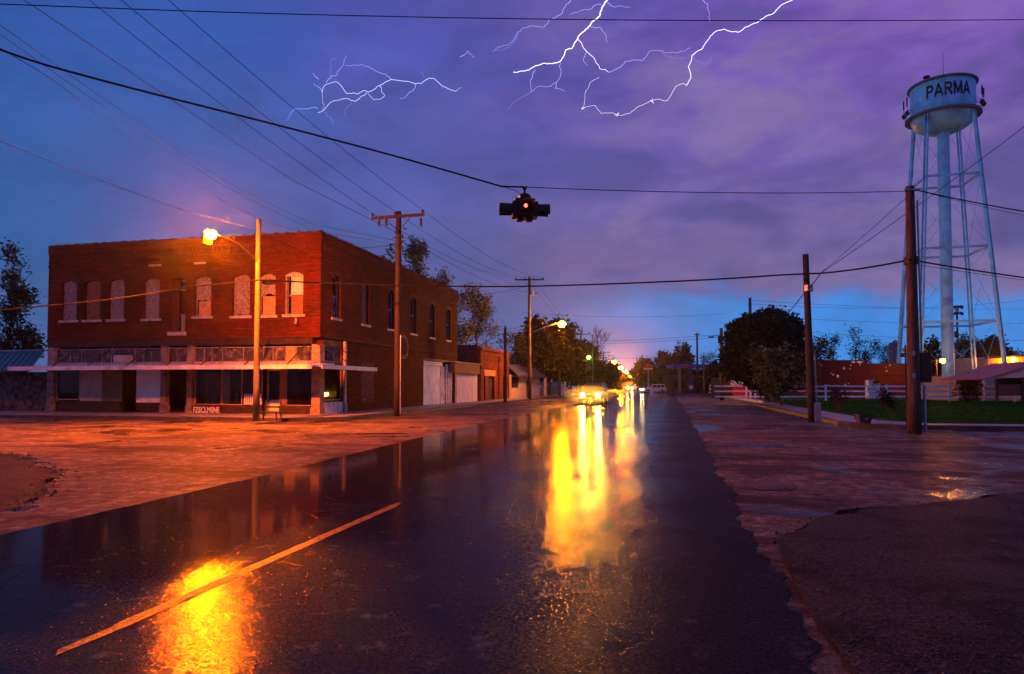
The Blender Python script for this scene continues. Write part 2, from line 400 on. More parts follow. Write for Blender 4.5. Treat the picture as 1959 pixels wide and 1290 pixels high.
M['brick'] = brick_mat('red_brick', (.092,.0135,.0055), (.050,.007,.003), (.075,.025,.014), faded, .62)
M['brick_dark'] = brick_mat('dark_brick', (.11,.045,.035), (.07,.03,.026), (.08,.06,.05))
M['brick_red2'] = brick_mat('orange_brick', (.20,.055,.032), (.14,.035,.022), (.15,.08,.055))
M['arch'] = pmat('brick_arch', (.066,.012,.006), .8, .4, 9., bmp=.6, bscale=25)
M['tile'] = pmat('clay_coping', (.10,.045,.032), .6, .4, 3., bmp=.3, grime=.6)
M['chip'] = pmat('chipboard', (.24,.21,.195), .75, .6, 12., bmp=.25, bscale=60, grime=.4, gcol=(.08,.06,.05))
M['plank'] = pmat('brown_board', (.20,.10,.06), .7, .35, 5., stretch=(6,6,.8), bmp=.3, grime=.6)
M['orangeboard'] = pmat('tan_board', (.42,.24,.11), .7, .3, 4., bmp=.2, grime=.35)
M['sill'] = pmat('painted_sill', (.42,.38,.35), .6, .35, 6., grime=.6, bmp=.3)
M['greywood'] = pmat('grey_painted_wood', (.22,.21,.21), .65, .35, 5., bmp=.3, grime=.5)
M['darkwood'] = pmat('dark_stained_wood', (.045,.026,.018), .6, .5, 4., bmp=.4)
M['frieze'] = pmat('tarred_frieze', (.030,.018,.015), .6, .5, 3., bmp=.3)
M['pilaster'] = pmat('weathered_pilaster', (.27,.19,.15), .7, .4, 4., bmp=.5, grime=.65)
M['awning'] = pmat('white_awning_metal', (.62,.62,.64), .45, .25, 1.2, grime=.5, gcol=(.16,.13,.12))
M['white'] = pmat('white_paint', (.66,.66,.68), .5, .15, 2., grime=.25, gcol=(.3,.28,.26))
M['fence'] = pmat('fence_white', (.90,.93,.97), .5, .06, 2., grime=.08, gcol=(.35,.33,.3))
M['peel'] = pmat('peeling_white_paint', (.60,.58,.58), .7, .2, 3., stretch=(3,3,.9), grime=1., gcol=(.06,.045,.04), bmp=.5)
M['tanpanel'] = pmat('tan_panel', (.50,.38,.28), .6, .25, 1.3, grime=.35, gcol=(.14,.1,.08))
M['tanpanel2'] = pmat('brown_panel', (.17,.115,.085), .6, .3, 1.3, grime=.4)
M['whitepanel'] = pmat('white_panel', (.80,.78,.74), .5, .2, 1.2, grime=.3, gcol=(.25,.2,.17))
M['black'] = pmat('unlit_interior_black', (.010,.009,.009), .9, .4, 2., spec=.1)  # near-black colour stands in for the darkness of unlit rooms
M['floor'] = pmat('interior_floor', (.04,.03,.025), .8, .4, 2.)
M['steel'] = pmat('galvanised_steel', (.30,.31,.32), .4, .2, 3., metal=.7)
M['rust'] = pmat('rusty_steel', (.06,.030,.022), .6, .5, 6., metal=.2)
M['pole'] = pmat('weathered_pole', (.075,.056,.043), .75, .8, 4., stretch=(9,9,.35), bmp=.7, bscale=12)
M['poleg'] = pmat('pale_grey_pole', (.085,.076,.066), .7, .45, 4., stretch=(8,8,.5), bmp=.5, bscale=14)
M['poled'] = pmat('tarred_pole', (.028,.022,.020), .7, .4, 4., stretch=(8,8,.5), bmp=.6, bscale=12)
M['wire'] = pmat('black_cable', (.010,.010,.012), .9, .2, 2., spec=.05)
M['porcelain'] = pmat('brown_porcelain', (.04,.035,.035), .25, .2, 4.)
M['glass'] = glass_mat('shop_glass', dirt=.025); M['dirtyglass'] = glass_mat('dirty_glass', (.5,.5,.52), .5)
M['sigblack'] = pmat('black_signal_paint', (.012,.012,.012), .45, .2, 4.)
M['redlens'] = emat('red_signal_lens', (1.0,.19,.12), 2.6)
M['darklens'] = pmat('unlit_lens', (.09,.012,.01), .2, .2, 4.)
M['sodium'] = emat('sodium_bulb', (1.0,.135,.0002), 24000.)
M['sodium2'] = emat('sodium_bulb_yellow', (1.0,.25,.0005), 2500.)
M['sodium_far'] = emat('sodium_far_bulb', (1.0,.24,.0006), 5500.)
M['mercury'] = emat('mercury_bulb', (.30,1.0,.03), 120.)
M['walllamp'] = emat('wall_lamp_bulb', (1.0,.24,.002), 900.)
M['smalllamp'] = emat('small_lamp_bulb', (1.0,.20,.02), 40.)
M['head'] = emat('headlamp_lens', (1.0,.40,.03), 1500.)
M['head2'] = emat('dipped_headlamp_lens', (1.0,.72,.30), 150.)
M['tail'] = emat('tail_lamp_lens', (1.0,.05,.04), 2.0)
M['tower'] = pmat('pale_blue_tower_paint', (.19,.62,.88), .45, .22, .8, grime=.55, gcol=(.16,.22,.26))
M['towerdk'] = pmat('dark_tower_paint', (.10,.13,.15), .5, .2, .8)  # separate dark grey for tank roof, balcony and ladder
M['letter'] = pmat('black_letter_paint', (.012,.014,.02), .5, .1, 2.)
M['bark'] = pmat('bark', (.060,.045,.035), .85, .4, 6., bmp=.6, bscale=15)
M['barkg'] = pmat('grey_bark', (.11,.10,.09), .85, .4, 6., bmp=.6, bscale=15)
def leaf(name, a, b_, s=1.2):
    m, nt, b = newmat(name); n1 = noise(nt, wcoord(nt), s, 5, .65)
    c = mixc(nt, mr(nt, n1, .35, .65), a, b_); nt.links.new(c, b.inputs['Base Color']); b.inputs['Roughness'].default_value = .6
    b.inputs['Specular IOR Level'].default_value = .06
    return m
M['leaf'] = leaf('spring_leaf', (.030,.042,.014), (.075,.090,.030))
M['leafd'] = leaf('evergreen_leaf', (.006,.013,.005), (.017,.029,.009))
M['leafp'] = leaf('pale_leaf', (.075,.095,.050), (.14,.16,.085))
M['leafo'] = leaf('olive_leaf', (.014,.013,.005), (.040,.034,.012))
M['blossom'] = leaf('white_blossom', (.010,.030,.006), (.115,.165,.080), 1.3)
M['green_roof'] = pmat('green_metal_roof', (.022,.085,.080), .4, .2, 2., metal=.2)
M['pinkwall'] = pmat('pale_stucco', (.62,.52,.52), .8, .1, 2.)
M['rubble'] = pmat('rubble_stone', (.10,.08,.07), .85, .8, 3.5, bmp=1., bscale=8, grime=.7)
M['cream'] = pmat('cream_stucco', (.55,.42,.30), .75, .15, 2., grime=.25)
M['shingle'] = pmat('grey_shingle', (.09,.09,.10), .8, .4, 6., bmp=.6, bscale=14)
M['brshingle'] = pmat('brown_shingle', (.08,.045,.032), .8, .4, 6., bmp=.6, bscale=14)
M['barn'] = pmat('barn_red_paint', (.075,.008,.006), .75, .35, 1.2, bmp=.5, bscale=10, grime=.5)
M['plaster'] = pmat('bare_plaster', (.85,.78,.74), .8, .15, 3.)
M['pinkroof'] = pmat('red_metal_roof', (.33,.07,.07), .45, .2, 2.)
M['siding'] = pmat('white_siding', (.58,.58,.54), .6, .15, 2.)
M['peach'] = pmat('tan_siding', (.42,.27,.16), .7, .15, 2.)
M['brownwood'] = pmat('brown_board_panel', (.085,.040,.024), .7, .4, 3., stretch=(1,1,8), bmp=.4)
M['silo'] = pmat('grey_silo_concrete', (.16,.16,.17), .8, .3, 1.)
M['stone'] = pmat('carved_stone', (.075,.072,.068), .85, .5, 5., bmp=.9, bscale=14, grime=.7)
M['cabinet'] = pmat('utility_cabinet_paint', (.28,.30,.28), .5, .2, 3., grime=.3)
M['greensign'] = pmat('green_sign_sheet', (.010,.075,.030), .4, .1, 3.)
M['signwhite'] = pmat('sign_white_sheet', (.62,.60,.55), .5, .15, 6., grime=.3)
M['signdark'] = pmat('sign_dark_paint', (.05,.03,.025), .5, .2, 6.)
M['signred'] = pmat('red_sign_sheet', (.42,.03,.03), .5, .15, 3.)
M['blue'] = pmat('blue_canopy_sheet', (.05,.06,.33), .5, .15, 1.)
M['suv_dark'] = pmat('dark_car_paint', (.030,.026,.024), .22, .1, 1.)
M['suv_white'] = pmat('white_car_paint', (.62,.62,.64), .25, .06, 1.)
M['car_grey'] = pmat('silver_car_paint', (.36,.38,.42), .25, .06, 1.)
M['carglass'] = pmat('car_glass', (.012,.013,.016), .06, .1, 1.)
M['tyre'] = pmat('tyre_rubber', (.015,.015,.015), .8, .2, 5.)
M['rim'] = pmat('wheel_rim', (.30,.30,.31), .3, .1, 3., metal=.8)
M['trim'] = pmat('black_trim', (.02,.02,.02), .5, .2, 3.)
M['chrome'] = pmat('chrome', (.55,.55,.55), .15, .05, 3., metal=1.)
M['plate'] = pmat('number_plate', (.5,.5,.48), .5, .1, 4.)
M['bolt'] = emat('lightning_core', (.92,.88,1.0), 1.6)
M['bolt2'] = emat('lightning_branch', (.62,.55,1.0), .95)
M['bolt3'] = emat('lightning_filament', (.42,.36,.88), .62)
M['bolt4'] = emat('lightning_yellow', (1.0,.92,.80), .85)
M['bolt5'] = emat('lightning_fork', (.86,.82,1.0), .95)

# ------------------------------------------------------------------ ground, roads, pavements
def sheet(name, poly, z, m, th=0.0):
    b = MB()
    if th: b.prism(poly, 'z', z-th, z)
    else: b.add([(x, y, z) for x, y in poly], [tuple(range(len(poly)))])
    return struct(b.build(name, m, fix=bool(th)))
def jag(p0, p1, n, amp, seed):
    r = random.Random(seed); out = []
    for i in range(n):
        t = i/n; w = amp*(r.random()-.5)*2 if 0 < i else 0
        dx, dy = p1[0]-p0[0], p1[1]-p0[1]; l = sqrt(dx*dx+dy*dy)
        out.append((p0[0]+dx*t-dy/l*w, p0[1]+dy*t+dx/l*w))
    return out
def path(pts, step, amp, seed):
    out = []
    for i in range(len(pts)-1):
        l = sqrt((pts[i+1][0]-pts[i][0])**2+(pts[i+1][1]-pts[i][1])**2)
        out += jag(pts[i], pts[i+1], max(1, int(l/step)), amp, seed+i)
    return out+[pts[-1]]
GX0, GX1, GY0, GY1 = -340, 420, -60, 560
b = MB(); b.add([(GX0,GY0,-.06),(GX1,GY0,-.06),(GX1,GY1,-.06),(GX0,GY1,-.06)], [(0,1,2,3)]); struct(b.build('ground', M['soil'], fix=False))
# cross street with the intersection and the parking strips
south_w = path([(-7.4,5.2),(-8.6,8.0),(-10.6,10.2),(-14.5,12.8),(-24,14.2),(-60,15)], .7, .16, 5)
south_e = path([(1.0,6.6),(1.35,8.2),(2.1,9.6),(3.6,10.6),(5.4,12.1),(9,13.4),(16,14.2),(60,15)], .5, .13, 40)
cs = list(reversed(south_w))+[(-7.2,-30),(1.0,-30)]+south_e
cs = [(-300,15)]+cs[0:]+[(380,15),(380,27.4),(8.4,27.6),(6.5,29.0),(6.6,540),(-14.3,540),(-14.3,29.2),(-16.2,27.4),(-300,27.4)]
sheet('cross_street', cs, 0.0, M['old'], .05)
# dark resurfaced main carriageway
le = path([(-7.0,-40),(-6.9,3),(-7.0,11),(-7.5,22),(-7.7,30),(-7.9,540)], .5, .035, 90)
re = [(.85,-40),(.82,-1)]+[(.82+.0042*y+.05*sin(y*1.3)+.035*sin(y*4.1+1)+.03*sin(y*11.3)+random.uniform(-.018,.018), y) for y in [i*.05 for i in range(0,560)]]+[(.95,30),(1.0,34),(1.4,540)]
# keep far edges coarse
le = [p for p in le if p[1] < 60]+[(-7.9,540)]; re = [p for p in re if p[1] < 60]+[(1.4,540)]
sheet('main_road', [(-7.0,-40)]+le[1:]+list(reversed(re)), .006, M['wet'], .03)
# old lots on the two near corners
lw = [(-7.15,-40)]+[(-7.15,4.6)]+path([(-7.6,5.4),(-8.9,8.3),(-10.9,10.5),(-14.8,13.1),(-24,14.6),(-60,15.3)], .45, .14, 12)+[(-300,15.3),(-300,-40)]
sheet('gravel_lot', lw, .004, M['lot'], .06)
ew = [(1.0,-40),(1.0,3),(.95,5.0),(1.0,6.8)]+path([(1.05,7.3),(1.6,8.6),(2.4,9.6),(3.7,10.5),(5.6,11.9),(9.2,13.1),(16,13.9),(60,14.7)], .4, .11, 77)+[(380,14.7),(380,-40)]
sheet('gravel_lot', ew, .035, M['lot'], .09)
# centre line, near side and far side of the junction
sheet('yellow_centre_line', [(-3.61,5.2),(-3.49,5.15)]+[(-3.495+random.uniform(-.008,.006), 5.3+i*.17) for i in range(20)]+[(-3.52,8.74),(-3.56,8.86)]+[(-3.61+random.uniform(-.006,.008), 8.8-i*.17) for i in range(21)], .0105, M['yellow'])
sheet('yellow_centre_line', [(-3.60,3.5),(-3.53,3.42),(-3.50,3.9),(-3.49,4.4),(-3.51,4.5),(-3.49,5.14),(-3.61,5.19),(-3.60,4.5),(-3.615,4.0),(-3.59,3.9)], .0105, M['yellow_worn'])
# pavements with kerbs
def slab_walk(name, poly, z, seams=()):
    return sheet(name, poly, z, M['concrete'], .2)
slab_walk('pavement', [(-300,27.8),(-16.3,27.8),(-14.7,29.4),(-14.7,540),(-17.3,540),(-17.3,55.6),(-17.36,32.1),(-300,32.1)], .13)
sheet('kerb', [(-300,27.4),(-16.2,27.4),(-14.3,29.2),(-14.3,540),(-14.69,540),(-14.69,29.42),(-16.32,27.79),(-300,27.79)], .15, M['kerbstone'], .22)
slab_walk('pavement', [(6.95,30.2),(8.6,28.0),(380,27.8),(380,29.3),(9.9,29.6),(8.6,31.6),(8.6,540),(6.95,540)], .13)
sheet('kerb', [(6.55,29.6),(6.95,28.4),(8.4,27.62),(380,27.42),(380,27.8),(8.5,28.0),(7.25,28.75),(6.94,29.8),(6.94,540),(6.6,540)], .15, M['kerbstone'], .22)
sheet('yellow_kerb_paint', [(6.57,29.62),(6.60,31.6),(6.92,31.6),(6.92,29.85)], .157, M['yellow'])
sheet('lawn', [(8.6,31.7),(9.9,29.7),(380,29.4),(380,110),(40,110),(8.6,80)], .10, M['lawn'], .16)
# grass blades over the lawn
n = 34000
yy = 29.8+(rng.random(n)**1.6)*46; xx = 9.6+rng.random(n)*38
k = (xx < 0.66*yy+2) & ~((xx < 8.9+.0*yy)); xx, yy = xx[k], yy[k]; n = len(xx)
hh = .05+.10*rng.random(n); a = rng.random(n)*2*pi; w = .012+.012*rng.random(n); ln = (rng.random((n,2))-.5)*.1
V = np.zeros((n,3,3)); V[:,0] = np.c_[xx-w*np.cos(a), yy-w*np.sin(a), np.full(n,.098)]; V[:,1] = np.c_[xx+w*np.cos(a), yy+w*np.sin(a), np.full(n,.098)]
V[:,2] = np.c_[xx+ln[:,0], yy+ln[:,1], .1+hh]
g = obj('grass', raw_mesh('grass', V.reshape(-1,3), np.arange(n*3).reshape(-1,3)), M['blade']); tag(g, 'short dark green grass of the lawn before the white rail fence', 'grass', kind='stuff')
# weeds at the lot edge, right foreground
n = 2600
t = rng.random(n); xx = 4.6+5*t+rng.normal(0,.35,n); yy = 8.8+1.2*np.sin(t*9)+rng.normal(0,.35,n)
a = rng.random(n)*2*pi; w = .004+.005*rng.random(n); hh = .03+.06*rng.random(n); ln = (rng.random((n,2))-.5)*.08
V = np.zeros((n,3,3)); V[:,0] = np.c_[xx-w*np.cos(a), yy-w*np.sin(a), np.full(n,.034)]; V[:,1] = np.c_[xx+w*np.cos(a), yy+w*np.sin(a), np.full(n,.034)]; V[:,2] = np.c_[xx+ln[:,0], yy+ln[:,1], .035+hh]
g = obj('weeds', raw_mesh('weeds', V.reshape(-1,3), np.arange(n*3).reshape(-1,3)), M['blade']); tag(g, 'low weeds growing through the crumbling lot', 'weeds', kind='stuff')
# loose gravel on the two lots and along the road edges
def gravel(name, label, P, r0, r1, seed):
    r = np.random.default_rng(seed); n = len(P); s = r0+(r1-r0)*r.random(n)**3
    base = np.array([(1,0,0),(-1,0,0),(0,1,0),(0,-1,0),(0,0,1),(0,0,-1)],float)
    V = base[None]*(s[:,None,None]*(.6+.8*r.random((n,6,1))))+np.asarray(P)[:,None,:]
    f = np.array([(0,2,4),(2,1,4),(1,3,4),(3,0,4),(2,0,5),(1,2,5),(3,1,5),(0,3,5)])
    Q = (np.arange(n)*6)[:,None,None]+f[None]
    o = obj(name, raw_mesh(name, V.reshape(-1,3), Q.reshape(-1,3)), M['pebble']); tag(o, label, 'gravel', kind='stuff')
M['pebble'] = pmat('loose_pebble', (.055,.048,.045), .45, .7, 60.)
n = 15000; yy = 2.2+8*rng.random(n)**1.6; xx = 1.05+rng.random(n)*(1.0+yy*1.1); k = yy < 7.2+(xx-1)*1.0; k &= yy < 12
gravel('gravel', 'loose wet gravel scattered over the crumbling lot at the lower right', np.c_[xx,yy,np.full(n,.037)][k], .003, .016, 3)
n = 6000; yy = 3.0+10*rng.random(n); xx = -7.2-rng.random(n)*12; k = yy < 5.0-(xx+7.2)*.95; k &= yy < 13.5
gravel('gravel', 'loose gravel on the dark lot at the left edge', np.c_[xx,yy,np.full(n,.006)][k], .004, .022, 4)
t_ = rng.random(2600); pe = np.array(ew[4:-2]); idx = (t_*(len(pe)-1.01)).astype(int); fr = (t_*(len(pe)-1.01))-idx; q = pe[idx]*(1-fr[:,None])+pe[idx+1]*fr[:,None]+rng.normal(0,.10,(2600,2)); q = q[q[:,0] < 20]
gravel('gravel', 'crumbs of broken asphalt along the ragged edge of the right lot', np.c_[q,np.full(len(q),.012)], .006, .030, 6)
t_ = rng.random(2600); pe = np.array(lw[2:-2]); idx = (t_*(len(pe)-1.01)).astype(int); fr = (t_*(len(pe)-1.01))-idx; q = pe[idx]*(1-fr[:,None])+pe[idx+1]*fr[:,None]+rng.normal(0,.12,(2600,2)); q = q[(q[:,0] > -25) & (q[:,0] < -7.1)]
gravel('gravel', 'crumbs of broken asphalt along the ragged edge of the left lot', np.c_[q,np.full(len(q),.010)], .006, .032, 7)
# manhole cover
p = at_z(1461, 931)
t = thing('manhole_cover', 'round iron manhole cover set in the cross street', 'manhole', (p.x, p.y, .0))
b = MB().cyl((p.x,p.y,-.03),(p.x,p.y,.012),.46,.46,32); b.build('cover_ring', M['rust'], t)
b = MB().cyl((p.x,p.y,-.02),(p.x,p.y,.017),.39,.39,32)
for i in range(-3,4): b.box((p.x+i*.1,p.y,.019),(.03,.5,.008))
b.build('lid', M['rust'], t)

# ------------------------------------------------------------------ corner brick building
BX, BY = -17.36, 32.15
WX = at_y(91, 620, BY).x; NY = at_x(875, 660, BX).y; ZT = 9.45
class Face:
    def __init__(s, ax, c, sg): s.ax, s.c, s.sg = ax, c, sg     # sg: direction of depth into the building
    def P(s, q, d, z): return (q, s.c+s.sg*d, z) if s.ax == 'y' else (s.c+s.sg*d, q, z)
    def prism(s, b, poly, d0, d1): return b.prism(poly, s.ax, s.c+s.sg*d0, s.c+s.sg*d1)
    def bx(s, b, q0, q1, d0, d1, z0, z1): return b.b2(s.P(q0,d0,z0), s.P(q1,d1,z1))
    def px(s, u, v):
        p = at_y(u, v, s.c) if s.ax == 'y' else at_x(u, v, s.c)
        return (p.x if s.ax == 'y' else p.y), p.z
FR = Face('y', BY, 1); SD = Face('x', BX, -1)
def arcz(q, q0, q1, zt, rise): h = (q1-q0)/2; m = (q0+q1)/2; return zt-rise+rise*(1-((q-m)/h)**2)
def wall(fc, q0, q1, z0, z1, ops, th):
    b = MB(); cuts = sorted({q0, q1, *[o[0] for o in ops], *[o[1] for o in ops]})
    for a, c in zip(cuts, cuts[1:]):
        m = (a+c)/2; hs = sorted([(o[2], o[3]) for o in ops if o[0] < m < o[1]]); z = z0
        for h0, h1 in hs:
            if h0 > z+1e-4: fc.bx(b, a, c, 0, th, z, h0)
            z = h1
        if z < z1-1e-4: fc.bx(b, a, c, 0, th, z, z1)
    for o in ops:
        if o[4]:
            k = 8
            for i in range(k):
                a = o[0]+(o[1]-o[0])*i/k; c = o[0]+(o[1]-o[0])*(i+1)/k
                fc.prism(b, [(a, arcz(a,o[0],o[1],o[3]-.01,o[4])), (c, arcz(c,o[0],o[1],o[3]-.01,o[4])), (c,o[3]), (a,o[3])], 0.002, th-.002)
    return b
bd = thing('brick_building', 'two-storey red brick corner building with boarded arched windows and a white flat awning', 'building', (BX, BY, 0))
# windows of the street front: (u0,u1,v_crown,v_sill,kind)
fw = [(118,147,536,613,'chip'),(162,192,536,612,'plank'),(208,237.6,534,611,'chip'),(275,305,532,610,'chip'),
      (372,404,528,605,'torn'),(444.5,478,525,604.5,'chipgap'),(493.6,527,523.5,603.5,'broken'),(545.6,579.7,520.6,601.7,'sash')]
ops = []; info = []
for u0,u1,v0,v1,k in fw:
    um = (u0+u1)/2; vm = (v0+v1)/2; q0 = FR.px(u0,vm)[0]; q1 = FR.px(u1,vm)[0]
    zc = FR.px(um,v0)[1]; zs = FR.px(um,v1)[1]; ops.append((q0,q1,zs,zc+.01,.17)); info.append((q0,q1,zs,zc,k))
dq0 = FR.px(327,590)[0]; dq1 = FR.px(354.5,590)[0]; dz0 = FR.px(340,635)[1]; dz1 = FR.px(340,531)[1]
ops.append((dq0,dq1,dz0,dz1,.12))
vq = [(FR.px(288,500)[0],FR.px(306,500)[0],FR.px(297,506)[1],FR.px(297,494)[1],0)]
ops += vq
zB = 4.05
w = wall(FR, WX, BX, zB, ZT, ops, .38); w.build('wall', M['brick'], bd)
# side wall
sw = [(636,651.6,528.5,609,'open'),(693,706.5,541,621,'plank'),(742.8,754,556,630,'open'),(786.5,796,569,638.5,'open'),(822.8,831,582,646,'open'),(853.8,861.5,592,651,'open')]
ops2 = []; info2 = []
for u0,u1,v0,v1,k in sw:
    um = (u0+u1)/2; vm = (v0+v1)/2; q0 = SD.px(u0,vm)[0]; q1 = SD.px(u1,vm)[0]
    zc = SD.px(um,v0)[1]; zs = SD.px(um,v1)[1]; ops2.append((q0,q1,zs,zc+.01,.17)); info2.append((q0,q1,zs,zc,k))
sy0 = BY+.45; sy1 = SD.px(656,720)[0]
gy0, gy1 = SD.px(810,730)[0], SD.px(868.5,730)[0]; gz = SD.px(840,687)[1]
ops2 += [(sy0,sy1,.72,3.98,0),(gy0,gy1,0,gz,0)]
w = wall(SD, BY+.38, NY, 0, ZT, ops2, .38); w.build('wall', M['brick'], bd)
b = MB(); b.b2((WX,BY+.38,0),(WX+.38,NY,ZT-.01)); b.b2((WX+.38,NY-.38,0),(BX-.38,NY,ZT-.01)); b.build('wall', M['brick'], bd)
b = MB(); b.b2((WX+.38,BY+.38,8.75),(BX-.38,NY-.38,8.9)); b.build('roof', M['shingle'], bd)
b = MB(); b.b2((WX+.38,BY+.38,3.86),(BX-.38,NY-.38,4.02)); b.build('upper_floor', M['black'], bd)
b = MB(); b.b2((WX+.5,BY+3.2,4.05),(BX-2.6,BY+3.3,8.7)); b.b2((BX-3.0,BY+3.4,4.05),(BX-2.9,NY-.5,8.7)); b.b2((WX+.45,BY+5.9,.2),(BX-4.6,BY+6.0,3.8)); b.b2((BX-4.6,BY+6,.2),(BX-4.5,NY-.5,3.8)); b.build('inner_wall', M['black'], bd)  # black backing so the windows look dark
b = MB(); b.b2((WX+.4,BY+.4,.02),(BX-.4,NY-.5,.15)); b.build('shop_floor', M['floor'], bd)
def bandbuild(name, m, spec):        # decorative courses on both street faces; spec (d_proud,z0,z1)
    b = MB()
    for d, z0, z1 in spec:
        b.b2((WX, BY-d, z0), (BX+d, BY+.01, z1)); b.b2((BX-.01, BY+.012, z0+.002), (BX+d-.002, NY, z1-.002))
    return b.build(name, m, bd)
bandbuild('parapet_band', M['brick'], [(.06,8.98,ZT-.02)])
bandbuild('string_course', M['brick'], [(.05,8.22,8.36)])
bandbuild('base_ledge', M['arch'], [(.05,4.06,4.15)])
b = MB(); q = WX+.3
while q < BX-.1: b.b2((q,BY-.05,8.72),(q+.11,BY+.01,8.95)); b.b2((q+.12,BY-.035,8.6),(q+.21,BY+.01,8.78)); q += .23
q = BY+.3
while q < NY-.1: b.b2((BX-.01,q,8.72),(BX+.05,q+.11,8.95)); b.b2((BX-.01,q+.12,8.6),(BX+.035,q+.21,8.78)); q += .23
o = b.build('dentil_course', M['arch'], bd); o['kind'] = 'stuff'
b = MB(); b.b2((WX,BY-.03,8.5),(BX+.03,BY+.01,8.6)); b.b2((BX-.01,BY+.012,8.502),(BX+.03,NY,8.598)); b.build('corbel_course', M['brick'], bd)
# clay coping tiles
tb = MB(); tb.prism([(-.24,0),(.24,0),(.22,.05),(.1,.09),(-.1,.09),(-.22,.05)], 'x', -.31, .20); tb.prism([(-.27,-.01),(.27,-.01),(.25,.08),(.12,.13),(-.12,.13),(-.25,.08)], 'x', .20, .31)
tp = tb.build('coping_tile', M['tile'], None); first = True
def tile(p, rz):
    global first
    o = tp if first else tp.copy()
    if not first: col.objects.link(o)
    first = False
    o.parent = bd; o.location = Vector(p)-Vector((BX,BY,0)); o.rotation_euler = (random.uniform(-.012,.012), random.uniform(-.02,.02), rz+random.uniform(-.02,.02))
q = WX+.3
while q < BX-.2: tile((q,BY+.16,ZT+random.uniform(-.01,.015)), 0); q += .625
q = BY+.72
while q < NY-.2: tile((BX-.16,q,ZT+random.uniform(-.01,.015)), pi/2); q += .625
